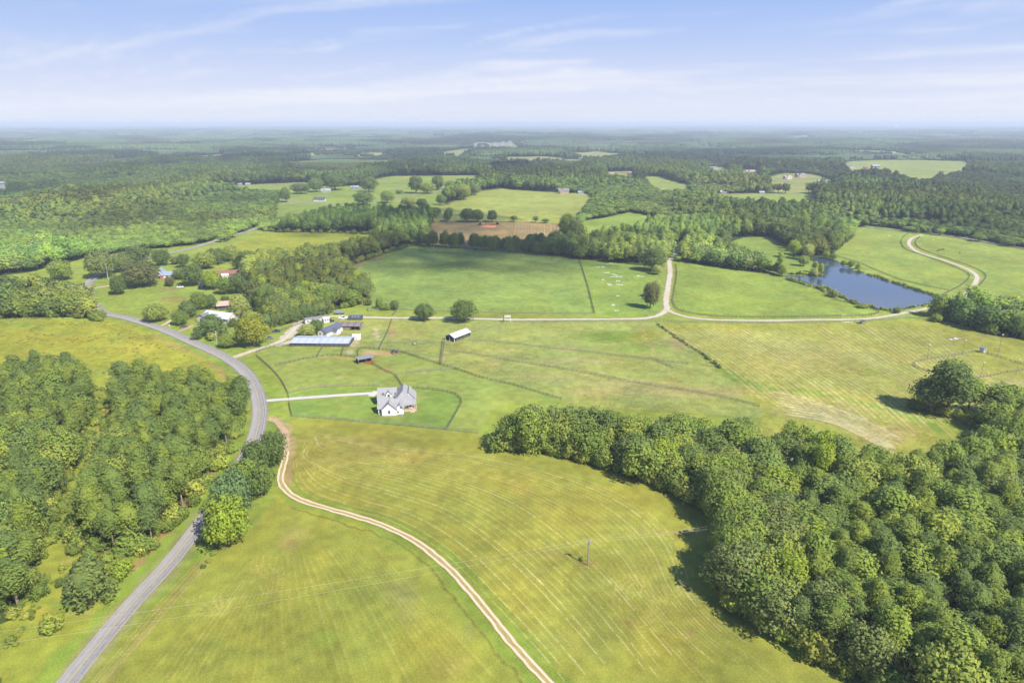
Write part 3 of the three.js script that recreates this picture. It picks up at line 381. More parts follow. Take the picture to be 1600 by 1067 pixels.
// ---------------------------------------------------------------- trees
// A crown is many leaf sprays set on the shells of uneven clumps; a trunk tapers and carries limbs.
const LEAF = { transmission: 0.45, thickness: 0, roughness: 1, specularIntensity: 0.12, side: THREE.DoubleSide, vertexColors: true };
const leafMat = (r, g, b) => new THREE.MeshPhysicalMaterial({ ...LEAF, color: new THREE.Color().setRGB(r, g, b) });
class Leaves {
  constructor(seed) { this.r = rng(seed); this.p = []; this.n = []; this.c = []; this.i = []; }
  spray(x, y, z, nx, ny, nz, s, asp, sx, sy, sz) {
    const r = this.r; const fx = nx + (r() - 0.5) * 1.5, fy = ny + (r() - 0.5) * 1.5, fz = nz + (r() - 0.5) * 1.5, f = new THREE.Vector3(fx, fy, fz).normalize(), a = new THREE.Vector3(r() - 0.5, r() - 0.5, r() - 0.5).cross(f).normalize(), b = f.clone().cross(a), k = this.p.length / 3, t = 0.80 + 0.40 * r(), w = (r() - 0.5) * 0.2;
    const A = s * (0.7 + 0.6 * r()), B = A * asp;
    for (const [u, v] of [[-1, -0.3 - 0.5 * r()], [-0.1 + 0.4 * r(), -1], [1, 0.1 + 0.5 * r()], [-0.3 * r(), 1]]) {
      this.p.push(x + a.x * u * A / 2 + b.x * v * B / 2, y + a.y * u * A / 2 + b.y * v * B / 2, z + a.z * u * A / 2 + b.z * v * B / 2);
      this.n.push(sx + f.x * 0.24, sy + f.y * 0.24, sz + f.z * 0.24); this.c.push(t * (1 + w), t, t * (1 - w));
    }
    this.i.push(k, k + 1, k + 2, k, k + 2, k + 3);
  }
  clump(cx, cy, cz, rad, flat, n, s, asp, center) {
    const r = this.r;
    for (let k = 0; k < n; k++) {
      const y = 1 - 1.75 * Math.pow(r(), 1.15), a = r() * 6.283, q = Math.sqrt(Math.max(0, 1 - y * y)), d = [Math.cos(a) * q, y, Math.sin(a) * q], R = rad * (0.55 + 0.62 * r());
      const x = cx + d[0] * R, yy = cy + d[1] * R * flat, z = cz + d[2] * R, o = new THREE.Vector3(x - center[0], (yy - center[1]) * 0.9, z - center[2]).normalize();
      const m = new THREE.Vector3(d[0] * 0.75 + o.x * 0.5, d[1] * 0.75 + o.y * 0.5 + 0.15, d[2] * 0.75 + o.z * 0.5).normalize();
      this.spray(x, yy, z, d[0], d[1] + 0.2, d[2], s, asp, m.x, m.y, m.z);
    }
  }
  core(cx, cy, cz, rx, ry, rz, det = 1) {                                 // the dense inside of the crown
    const g = new THREE.IcosahedronGeometry(1, det), P0 = g.attributes.position, k = this.p.length / 3;
    for (let i = 0; i < P0.count; i++) { const x = P0.getX(i), y = P0.getY(i), z = P0.getZ(i), w = 0.85 + 0.3 * vn(x * 2 + cx + 9, y * 2 + z * 2 + 5); this.p.push(cx + x * rx * w, cy + y * ry * w, cz + z * rz * w); this.n.push(x, y, z); this.c.push(0.9, 0.9, 0.9); this.i.push(k + i); }
  }
  limb(a, b, ra, rb, col = [0.30, 0.25, 0.19]) {                          // only in the joined far trees, where trunk and crown are one mesh
    const d = new THREE.Vector3(b[0] - a[0], b[1] - a[1], b[2] - a[2]), g = new THREE.CylinderGeometry(rb, ra, d.length(), 5, 1, true), q = new THREE.Quaternion().setFromUnitVectors(new THREE.Vector3(0, 1, 0), d.clone().normalize()), k = this.p.length / 3;
    g.applyQuaternion(q); g.translate((a[0] + b[0]) / 2, (a[1] + b[1]) / 2, (a[2] + b[2]) / 2);
    this.p.push(...g.attributes.position.array); this.n.push(...g.attributes.normal.array); for (let i = 0; i < g.attributes.position.count; i++) this.c.push(...col); for (const q2 of g.index.array) this.i.push(k + q2);
  }
  build() {
    const g = new THREE.BufferGeometry(); g.setAttribute('position', new THREE.Float32BufferAttribute(this.p, 3)); g.setAttribute('normal', new THREE.Float32BufferAttribute(this.n, 3)); g.setAttribute('color', new THREE.Float32BufferAttribute(this.c, 3)); g.setIndex(this.i); return g;
  }
}
// kinds: base height, crown radii, height of crown centre
const KIND = {
  broad: { h: 14, rx: 4.7, ry: 5.6, cy: 8.0, clumps: 40, cr: 1.75, flat: 0.82, leaf: 0.66, asp: 0.8, trunk: 0.30 },
  oak: { h: 11, rx: 5.3, ry: 5.1, cy: 5.9, clumps: 48, cr: 1.7, flat: 0.85, leaf: 0.64, asp: 0.8, trunk: 0.34 },
  tall: { h: 18, rx: 3.7, ry: 7.2, cy: 10.6, clumps: 40, cr: 1.55, flat: 0.95, leaf: 0.64, asp: 0.8, trunk: 0.27 },
  pine: { h: 17, rx: 2.9, ry: 5.7, cy: 11.2, clumps: 46, cr: 1.25, flat: 0.62, leaf: 0.60, asp: 0.40, trunk: 0.21 },
  cedar: { h: 9, rx: 2.8, ry: 4.4, cy: 4.6, clumps: 34, cr: 1.15, flat: 0.8, leaf: 0.55, asp: 0.55, trunk: 0.18 },
  shrub: { h: 3.2, rx: 1.9, ry: 1.5, cy: 1.55, clumps: 11, cr: 0.95, flat: 0.85, leaf: 0.46, asp: 0.75, trunk: 0.06 },
};
function crown(kind, seed, lod) {
  const K = KIND[kind], L = new Leaves(seed), r = rng(seed * 31 + 7), nC = lod === 0 ? K.clumps : lod === 1 ? Math.round(K.clumps * 0.62) : Math.round(K.clumps * 0.45), per = lod === 0 ? 74 : lod === 1 ? 26 : 11, s = K.leaf * (lod === 0 ? 0.88 : lod === 1 ? 1.5 : 2.4), center = [0, K.cy - K.ry * 0.15, 0];
  const lx = (r() - 0.5) * 0.9, lz = (r() - 0.5) * 0.9, off = r() * 50;
  L.core(0, K.cy, 0, K.rx * (lod === 2 ? 0.78 : 0.62), K.ry * (lod === 2 ? 0.82 : 0.70), K.rx * (lod === 2 ? 0.78 : 0.62), lod === 2 ? 1 : 2);
  for (let k = 0; k < nC; k++) {
    const t = (k + 0.5) / nC; let y, q, a = k * 2.39996 + r() * 0.7;
    if (kind === 'pine') { y = -0.92 + 1.86 * t; q = Math.pow(Math.max(0.03, 1 - Math.pow(Math.max(0, (y + 0.35) / 1.35), 2)), 0.6) * (y < -0.35 ? 0.55 + 0.5 * r() : 1) * (0.45 + 0.6 * r()); }
    else if (kind === 'cedar') { y = -0.95 + 1.9 * t; q = Math.pow((1 - y) / 2, 0.62) * (0.75 + 0.35 * r()) * 1.15; }
    else { y = -0.80 + 1.76 * t; q = Math.sqrt(Math.max(0.02, 1 - y * y)) * (0.72 + 0.3 * r()); }
    const lump = (kind === 'oak' ? 0.64 : 0.70) + (kind === 'oak' ? 0.76 : 0.66) * vn(Math.cos(a) * 1.3 + off, y * 1.4 + Math.sin(a) * 1.3 + off), sc = (kind === 'pine' ? 0.82 : 0.80) * lump;
    const cr = K.cr * (0.72 + 0.6 * r()) * (kind === 'pine' || kind === 'cedar' ? 1 - 0.32 * Math.max(0, y) : 1);
    L.clump(Math.cos(a) * q * K.rx * sc + lx * (y + 1) * 0.4, K.cy + y * K.ry * (0.80 + 0.1 * (lump - 1)), Math.sin(a) * q * K.rx * sc + lz * (y + 1) * 0.4, cr * (lod === 2 ? 1.2 : lod === 1 ? 1.12 : 1), K.flat, per, s, K.asp, center);
  }
  if (lod) L.limb([0, -0.3, 0], [lx * 0.3, K.cy + K.ry * 0.5, lz * 0.3], K.trunk * 1.2, K.trunk * 0.4);
  return L.build();
}
function trunk(kind, seed) {
  const K = KIND[kind], r = rng(seed * 17 + 3), gs = [], top = kind === 'pine' || kind === 'cedar' ? K.h - 1.4 : K.cy + K.ry * 0.35;
  const pts = [0, 0.25, 0.5, 0.75, 1].map((t) => new THREE.Vector3((r() - 0.5) * 0.35 * t, -0.4 + (top + 0.4) * t, (r() - 0.5) * 0.35 * t));
  const cyl = (a, b, ra, rb, seg) => { const d = b.clone().sub(a), g = new THREE.CylinderGeometry(rb, ra, d.length(), seg, 1, true); g.applyQuaternion(new THREE.Quaternion().setFromUnitVectors(new THREE.Vector3(0, 1, 0), d.normalize())); g.translate((a.x + b.x) / 2, (a.y + b.y) / 2, (a.z + b.z) / 2); gs.push(g); };
  for (let i = 0; i < 4; i++) cyl(pts[i], pts[i + 1], K.trunk * (1.25 - 0.26 * i), K.trunk * (1.25 - 0.26 * (i + 1)), 8);
  const n = kind === 'pine' ? 8 : 7;
  for (let k = 0; k < n; k++) { const t = 0.45 + 0.5 * k / n, a = k * 2.4 + r(), p = new THREE.Vector3().lerpVectors(pts[1], pts[4], (t - 0.25) / 0.75), l = K.rx * (kind === 'pine' ? 0.7 : 0.85) * (1.2 - t * 0.6); cyl(p, new THREE.Vector3(p.x + Math.cos(a) * l, p.y + l * (kind === 'pine' ? 0.25 : 0.75), p.z + Math.sin(a) * l), K.trunk * 0.42, K.trunk * 0.12, 5); }
  return mergeGeometries(gs);
}
const barkTex = tex(64, 128, (u, v) => { const n = fbm(u * 14, v * 7, 3); return [90 + n * 120, 84 + n * 108, 76 + n * 96]; });
const bark = { pine: new THREE.MeshStandardMaterial({ map: barkTex, color: new THREE.Color().setRGB(0.72, 0.66, 0.60), roughness: 0.95 }), broad: new THREE.MeshStandardMaterial({ map: barkTex, color: new THREE.Color().setRGB(0.5, 0.46, 0.42), roughness: 0.95 }) };
const TONES = {
  pine: [[0.058, 0.092, 0.026], [0.068, 0.102, 0.026], [0.050, 0.082, 0.028], [0.074, 0.108, 0.024]],
  broad: [[0.060, 0.096, 0.024], [0.072, 0.110, 0.026], [0.050, 0.082, 0.026], [0.085, 0.118, 0.030], [0.064, 0.090, 0.034]],
  tall: [[0.078, 0.118, 0.026], [0.066, 0.104, 0.026], [0.092, 0.128, 0.028], [0.060, 0.096, 0.030]],
  cedar: [[0.046, 0.076, 0.030], [0.054, 0.082, 0.028]],
  shrub: [[0.095, 0.130, 0.028], [0.075, 0.112, 0.028], [0.110, 0.138, 0.034]],
  bright: [[0.084, 0.126, 0.018]], gold: [[0.084, 0.106, 0.017]], reddish: [[0.048, 0.062, 0.027]], blue: [[0.048, 0.086, 0.040]], dark: [[0.042, 0.070, 0.024]], pale: [[0.105, 0.138, 0.048]],
};
for (const k in TONES) if (k !== 'oak') TONES[k] = TONES[k].map(([a, b, c]) => [a * 3.6, b * 3.05, c * 2.35]);
TONES.oak = TONES.broad;
const toneMats = {}; for (const k in TONES) toneMats[k] = TONES[k].map((c) => leafMat(...c));
const NVAR = { pine: 5, broad: 6, oak: 5, tall: 4, cedar: 3, shrub: 3 };
const protos = {};
for (const k in NVAR) protos[k] = Array.from({ length: NVAR[k] }, (_, i) => {
  const root = new THREE.Group(), t = new THREE.Mesh(trunk(k, i + 1), bark[k === 'pine' || k === 'cedar' ? 'pine' : 'broad']), c = new THREE.Mesh(crown(k, i * 13 + 5, 0), toneMats[k][0]);
  t.name = k === 'shrub' ? 'stem' : 'trunk'; c.name = k === 'shrub' ? 'foliage' : 'crown'; for (const m of [t, c]) m.castShadow = m.receiveShadow = true; root.add(t, c); return root;
});
let treeNo = 0;
function tree(name, kind, x, z, width, height, tone, label, category, group, variant) {
  const K = KIND[kind], r = rng(9000 + treeNo++ * 77), v = variant ?? Math.floor(r() * NVAR[kind]), o = protos[kind][v].clone(), tm = toneMats[tone ?? kind];
  o.name = numbered(name); o.position.set(x, H(x, z), z); o.rotation.y = r() * 6.283; const w = width / (K.rx * 2.05); o.scale.set(w, height / K.h, w * (0.92 + 0.16 * r()));
  o.children[1].material = tm[Math.floor(r() * tm.length)]; scene.add(o); return tag(o, label, category, group);
}
// ---- single trees: [pixels: base u, base v, crown width, crown top v, kind, tone, name, label, category, group]
const heightOf = (u, v, vt) => { const [x, z] = P(u, v); let lo = 0.5, hi = 60; for (let i = 0; i < 40; i++) { const m = (lo + hi) / 2; if (toPx(x, H(x, z) + m, z)[1] > vt) lo = m; else hi = m; } return lo; };
function single(u, v, wpx, vt, kind, tone, label, category = 'tree', group, name) {
  const [x, z] = P(u, v); return tree(name ?? (kind === 'shrub' ? 'shrub' : kind === 'cedar' ? 'cedar_tree' : kind === 'pine' ? 'lone_pine' : 'shade_tree'), kind, x, z, wpx * mpp(u, v), heightOf(u, v, vt), tone, label, category, group);
}
const TAKEN = [];
for (const s of [
  [664, 501, 31, 475, 'oak', 'dark', 'smaller round oak beside the gravel farm drive, left of the larger oak'], [724, 503, 38, 469, 'oak', 'dark', 'larger round oak on the gravel farm drive, right of the smaller oak'],
  [1016, 482, 27, 441, 'oak', 'reddish', 'tall dusky oval tree standing alone in the riding field'], [1024, 466, 16, 437, 'oak', 'pale', 'pale thin-topped tree behind the lone tree in the riding field'],
  [1022, 424, 36, 387, 'oak', 'dark', 'big dark tree at the wood edge beside the white drive'], [1026, 429, 16, 414, 'oak', 'pale', 'low grey-green bush at the foot of the big tree beside the white drive'],
  [355, 853, 80, 779, 'oak', 'bright', 'bright green round tree on the verge where the county road passes behind it'], [368, 811, 60, 738, 'oak', 'blue', 'blue-green tree behind the bright round tree beside the county road'], [408, 775, 48, 722, 'oak', 'broad', 'green tree between the county road and the bend of the dirt track'], [388, 775, 48, 718, 'oak', 'tall', 'fresh green tree close behind the county road, in the row by the dirt track'], [400, 742, 46, 690, 'oak', 'dark', 'dark tree at the road side near the track entrance, northmost but one of its row'], [428, 728, 46, 674, 'oak', 'dark', 'dark spreading tree overhanging the dirt track below its entrance'],
  [219, 448, 60, 409, 'oak', 'reddish', 'large brownish-green oak left of the brick house'], [158, 434, 44, 391, 'oak', 'broad', 'grey-green tree over the bend of the county road'], [185, 460, 27, 430, 'oak', 'dark', 'small dark tree in front of the large oak by the brick house'], [215, 414, 44, 384, 'oak', 'dark', 'dark tree behind the large oak by the brick house'], [252, 415, 28, 389, 'oak', 'dark', 'dark tree standing just behind the brick house roof'], [190, 425, 36, 396, 'oak', 'broad', 'leafy tree between the road bend and the large oak'],
  [287, 418, 18, 396, 'oak', 'dark', 'small round dark tree on the lawn behind the brick house'], [274, 413, 14, 402, 'shrub', 'reddish', 'small pale brown tree on the lawn behind the brick house'], [265, 447, 16, 432, 'oak', 'reddish', 'small purplish-leaved tree in front of the brick house'], [283, 436, 22, 418, 'oak', 'broad', 'green tree at the right end of the brick house'], [302, 446, 34, 413, 'oak', 'dark', 'broad dark tree right of the brick house lawn'], [333, 452, 32, 423, 'oak', 'bright', 'bright yellow-green tree beside the grey gabled shed'], [320, 420, 34, 393, 'oak', 'broad', 'tree left of the red-roofed house'], [338, 413, 32, 388, 'oak', 'dark', 'tall tree behind the red-roofed house'], [386, 428, 34, 392, 'oak', 'dark', 'dark tree right of the red-roofed house'], [362, 408, 30, 384, 'oak', 'broad', 'tree behind the ridge of the red-roofed house'],
  [353, 460, 26, 432, 'oak', 'broad', 'tree in front of the red-roofed house, left of its neighbour'], [372, 458, 30, 428, 'oak', 'dark', 'dark tree in front of the red-roofed house'], [390, 470, 28, 438, 'oak', 'dark', 'dark tree at the wood edge right of the yards'], [352, 473, 14, 462, 'oak', 'dark', 'low dark tree left of the tan-roofed cabin'], [395, 482, 22, 462, 'oak', 'dark', 'dark round tree right of the light green yard tree'],
  [244, 502, 37, 476, 'oak', 'broad', 'round green tree at the roadside left of the driveway'], [281, 508, 25, 486, 'oak', 'broad', 'small round tree between the two driveway strips'], [294, 496, 29, 468, 'cedar', 'cedar', 'dark dense cedar left of the white-roofed house'], [311, 484, 30, 456, 'oak', 'broad', 'leafy tree behind the cedar of the white-roofed house'], [330, 482, 18, 458, 'cedar', 'cedar', 'narrow cedar behind the white-roofed house'],
  [331, 525, 49, 490, 'cedar', 'cedar', 'wide dark evergreen in front of the white-roofed house'], [376, 498, 32, 461, 'oak', 'pale', 'light green tall tree right of the tan-roofed cabin'], [397, 541, 50, 491, 'oak', 'gold', 'yellowing tree near the mouth of the farm drive'], [356, 543, 31, 523, 'oak', 'broad', 'low round bush tree under the yellowing tree'], [333, 531, 18, 519, 'shrub', 'pale', 'small pale bush beside the yard pole'], [363, 510, 14, 498, 'shrub', 'dark', 'dark bush at the right end of the white-roofed house'], [360, 488, 10, 479, 'shrub', 'reddish', 'dark reddish bush in front of the tan-roofed cabin'],
  [494, 520, 24, 499, 'oak', 'dark', 'dark round tree behind the white cottage'], [479, 526, 26, 506, 'oak', 'pale', 'paler round tree at the left end of the long barn'], [592, 483, 12, 467, 'shrub', 'oak', 'small bush at the edge of the crop field'], [605, 484, 14, 474, 'shrub', 'oak', 'low bush between two others at the edge of the crop field'], [617, 484, 13, 470, 'shrub', 'dark', 'dark bush at the right of three by the crop field fence'], [576, 477, 10, 467, 'shrub', 'reddish', 'straggly brown shrub at the corner of the farm wood'],
  [97, 438, 37, 406, 'oak', 'tall', 'round green tree alone in the strip field left of the county road'], [1401, 489, 12, 480, 'shrub', 'oak', 'round bush on the dam at the near bank of the pond'],
  [683, 337, 14, 324, 'oak', 'dark', 'small tree on the pale hay field, left of two'], [699, 347, 12, 328, 'oak', 'dark', 'narrow tree on the lower edge of the pale hay field'], [730, 347, 24, 325, 'oak', 'dark', 'left tree of the dark clump on the pale hay field'], [746, 347, 24, 327, 'oak', 'dark', 'middle tree of the dark clump on the pale hay field'], [769, 347, 18, 328, 'oak', 'dark', 'right tree of the dark clump on the pale hay field'],
  [576, 300, 28, 278, 'oak', 'dark', 'big round dark tree beside the far white house'], [523, 297, 34, 271, 'oak', 'dark', 'big dark tree between the two far white houses'], [471, 308, 30, 286, 'oak', 'dark', 'round tree on the far lawn left of a white house'], [494, 300, 24, 278, 'oak', 'broad', 'tree behind the far white house'], [447, 316, 18, 292, 'oak', 'broad', 'tall tree on the sloping far lawn'], [430, 322, 14, 304, 'oak', 'dark', 'small dark tree at the edge of the far lawn'], [568, 320, 36, 299, 'oak', 'broad', 'broad tree over the far lane'], [605, 317, 21, 298, 'oak', 'tall', 'fresh green tree beside the far road'], [624, 304, 11, 297, 'shrub', 'dark', 'low dark shrub on the far field'], [650, 302, 22, 274, 'oak', 'dark', 'tall dark tree left of the far bungalow'], [668, 303, 24, 285, 'oak', 'broad', 'green tree in front of the far bungalow'], [685, 297, 19, 274, 'oak', 'dark', 'dark tree behind the far bungalow'], [704, 301, 18, 282, 'oak', 'broad', 'tree by the bend of the far road'], [722, 298, 14, 278, 'oak', 'dark', 'dark tree right of the bend of the far road'], [725, 312, 26, 287, 'oak', 'broad', 'large tree at the head of the pale hay field'], [743, 305, 16, 288, 'oak', 'broad', 'right-hand tree at the head of the pale hay field'], [689, 320, 15, 303, 'oak', 'broad', 'round tree on the edge of the pale hay field'], [640, 323, 26, 306, 'oak', 'pale', 'pale tree hiding a far cottage'], [660, 326, 18, 310, 'oak', 'dark', 'dark tree below the far cottage'],
  [1240, 404, 20, 374, 'tall', 'bright', 'bright green tree at the inlet of the pond'], [1262, 407, 18, 380, 'tall', 'pale', 'pale green tree behind the inlet of the pond'], [1256, 416, 18, 399, 'oak', 'broad', 'round bush on the left bank of the pond inlet'], [1273, 426, 9, 407, 'tall', 'bright', 'slim bright sapling on the point of the pond'], [1282, 431, 9, 411, 'tall', 'bright', 'tallest bright sapling on the point of the pond'], [1272, 431, 12, 419, 'shrub', 'pale', 'pale bush on the point of the pond'], [1250, 430, 4, 423, 'shrub', 'dark', 'tiny dark bush on the spit of the pond'], [1291, 404, 10, 392, 'oak', 'bright', 'bright bush at the top of the pond inlet'], [1302, 406, 12, 396, 'oak', 'broad', 'green bush on the right side of the pond inlet'], [1318, 417, 10, 406, 'oak', 'broad', 'dark bush on the far bank of the pond'], [1330, 418, 12, 407, 'oak', 'broad', 'larger bush on the far bank of the pond'], [1341, 421, 8, 411, 'shrub', 'shrub', 'right-hand bush on the far bank of the pond'],
  [1251, 441, 7, 436, 'shrub', 'dark', 'dark bush by the near shore fence of the pond'], [1303, 464, 16, 453, 'shrub', 'oak', 'low spreading bush on the near shore of the pond'], [1236, 437, 12, 433, 'shrub', 'oak', 'low bush where the near shore of the pond begins'], [1347, 481, 16, 475, 'shrub', 'shrub', 'long low bush towards the dam of the pond'],
  [1433, 365, 7, 354, 'cedar', 'cedar', 'left small cedar at the far gate of the drive'], [1452, 366, 6, 356, 'cedar', 'cedar', 'right small cedar at the far gate of the drive'],
  [141, 945, 66, 868, 'cedar', 'cedar', 'broad dark young pine at the tip of the pine stand by the road'], [186, 905, 34, 878, 'shrub', 'bright', 'bright green sapling between the young pine and the county road'], [78, 990, 30, 966, 'shrub', 'shrub', 'bush alone in the rough grass of the clearing'], [93, 917, 12, 904, 'shrub', 'dark', 'small dark bush in the rough grass beside the young pine'], [334, 867, 10, 862, 'shrub', 'shrub', 'tiny weed bush on the verge below the bright round tree'], [326, 878, 9, 873, 'shrub', 'shrub', 'middle weed bush on the verge of the hay field'], [317, 888, 9, 883, 'shrub', 'dark', 'lowest weed bush on the verge of the hay field'], [910, 876, 8, 871, 'shrub', 'bright', 'tuft of weeds at the foot of the utility pole'],
  [1479, 648, 66, 561, 'broad', 'dark', 'huge open-crowned tree standing below the arena'], [1448, 643, 54, 592, 'broad', 'dark', 'dark spreading tree leaning left beside the huge open-crowned tree'], [1512, 646, 40, 588, 'tall', 'broad', 'narrow tree at the right side of the huge open-crowned tree'], [1563, 655, 62, 598, 'tall', 'tall', 'tall green tree right of the huge spreading tree'],
  [885, 380, 24, 331, 'tall', 'oak', 'tall tree group standing at the right edge of the tilled field'], [898, 386, 24, 340, 'tall', 'oak', 'tall tree beside the tilled field, right of its twin'],
]) { single(...s); const [x, z] = P(s[0], s[1]); TAKEN.push([x, z, s[2] * mpp(s[0], s[1]) / 2]); }
// the row of trees between the green crop field and the tilled field
{ const r = rng(77), ORD = ['first', 'second', 'third', 'fourth', 'fifth', 'sixth', 'seventh', 'eighth', 'ninth', 'tenth', 'last']; for (const [a, b, n, part] of [[655, 724, 9, 'left'], [734, 800, 9, 'middle'], [805, 893, 11, 'right']]) for (let k = 0; k < n; k++) { const label = ORD[k] + ' dark tree from the left, ' + part + ' clump of the row behind the crop field'; const u = lerp(a, b, (k + 0.5) / n) + (r() - 0.5) * 4, v = lerp(384.5, 401, sstep(655, 893, u) * 0.3 + 0.7 * (u - 655) / 238) + (r() - 0.5) * 1.4, w = 11 + 6 * r(), s = single(u, v, w, v - 20 - 9 * r(), 'oak', r() < 0.35 ? 'dark' : 'broad', label, 'tree', 'trees in the row behind the crop field', 'row_tree'); TAKEN.push([s.position.x, s.position.z, 3]); } }
// the hedge line on the left of the pond
{ const r = rng(78); const HORD = ['topmost', 'second', 'third', 'fourth', 'fifth', 'sixth', 'seventh', 'eighth', 'ninth', 'tenth', 'eleventh', 'twelfth', 'thirteenth', 'fourteenth', 'fifteenth', 'sixteenth', 'seventeenth', 'eighteenth', 'nineteenth', 'twentieth', 'last but one', 'last']; for (let k = 0; k < 22; k++) { const t = k / 21, u = lerp(1140, 1224, t) + (r() - 0.5) * 3, v = lerp(404, 432, Math.pow(t, 0.9)); single(u, v, 9 + 5 * r(), v - 9 - 5 * r() - (k > 16 ? 5 : 0), 'oak', r() < 0.4 ? 'tall' : 'broad', HORD[k] + ' shrub down the hedge that runs to the left end of the pond', 'shrub', 'shrubs of the hedge left of the pond', 'hedge_shrub'); } }
// dark cedars along the farm drive
{ const r = rng(79); for (let k = 0; k < 12; k++) { const t = k / 11, u = lerp(408, 512, t), v = lerp(516, 489, t) + (r() - 0.5) * 2; const s = single(u, v, 15 + 6 * r(), v - 24 - 6 * r(), 'cedar', 'cedar', ['lowest', 'second', 'third', 'fourth', 'fifth', 'sixth', 'seventh', 'eighth', 'ninth', 'tenth', 'eleventh', 'topmost'][k] + ' dark cedar up the windbreak along the farm drive', 'tree', 'cedars along the farm drive', 'windbreak_cedar'); TAKEN.push([s.position.x, s.position.z, 3]); } }

// ---- woods: the nearest trees one by one, the rest as a mass
const STEP0 = 6.0, spots = [];
{
  const r = rng(2024);
  const add = (x, z, d) => {
    const t = cover(x, z); if (t === 'open') return;
    if (d < 900 && nearRoad(x, z, 2.6)) return;
    if (d < 1100 && TAKEN.some(([a, b, q]) => (a - x) ** 2 + (b - z) ** 2 < (q * 0.8 + 1.5) ** 2)) return;
    if (d < 1200 && BUILT.some(([a, b, q]) => (a - x) ** 2 + (b - z) ** 2 < q * q)) return;
    const q = r(), patch = fbm(x / 190 + 3, z / 190, 2) + (t === 'mix' ? fbm(x / 60, z / 60 + 20, 2) * 0.3 - 0.15 : 0); let kind;
    if (t === 'pine') kind = q < 0.95 ? 'pine' : 'broad'; else if (t === 'pinemix') kind = q < 0.74 ? 'pine' : q < 0.88 ? 'broad' : 'tall';
    else if (t === 'broad') kind = q < 0.78 ? 'broad' : q < 0.93 ? 'tall' : 'pine'; else if (t === 'rightmix') { const [u, v] = toPx(x, 12, z), inner = sstep(1180, 1330, u) * sstep(640, 740, v) * (1 - sstep(60, 10, u - 1000) * 0); kind = q < inner * 0.62 ? 'pine' : q < 0.80 + inner * 0.06 ? 'broad' : 'tall'; }
    else if (t === 'young') kind = 'young'; else kind = patch > 0.55 ? (q < 0.72 ? 'pine' : 'broad') : patch > 0.47 ? (q < 0.3 ? 'pine' : q < 0.86 ? 'broad' : 'tall') : (q < 0.08 ? 'pine' : q < 0.86 ? 'broad' : 'tall');
    if (d < 620 && t !== 'pine' && t !== 'young' && kind !== 'pine' && [[6, 0], [-6, 0], [0, 6], [0, -6]].some(([a, b]) => cover(x + a, z + b) === 'open')) kind = 'oak';
    spots.push({ x, z, d, kind, s: 0.74 + 0.56 * r(), h: (0.80 + 0.40 * r() * (0.6 + 0.8 * fbm(x / 70, z / 70, 2))) * (d > 700 ? lerp(0.52, 1.2, sstep(0.42, 0.54, fbm(x / 150 + 13, z / 240 + 5, 2))) : 1), a: r() * 6.283, t });
  };
  const rowsOf = (z0, z1, step) => { for (let z = z0; z > z1; z -= step) { const half = -z * 0.80 + 70; for (let x = -half; x < half; x += step) { const jx = x + (r() - 0.5) * step * 0.9, jz = z + (r() - 0.5) * step * 0.9; add(jx, jz, Math.hypot(jx, jz)); } } };
  rowsOf(-70, -480, 6.5); rowsOf(-480, -1000, 7.6); rowsOf(-1000, -2200, 9.6);
}
const inFrame = (s, m) => { const [u, v] = toPx(s.x, H(s.x, s.z) + 9, s.z); return u > -m && u < 1600 + m && v < 1067 + m; };
const MAXEACH = 290, singles = { pine: [], hard: [] }, mass = [];
spots.sort((a, b) => a.d - b.d);
for (const s of spots) { const k = s.kind === 'pine' ? 'pine' : 'hard'; if (s.kind !== 'young' && s.d < 480 && inFrame(s, 10) && singles[k].length < MAXEACH) singles[k].push(s); else if (inFrame(s, s.d < 500 ? 260 : 120)) mass.push(s); }
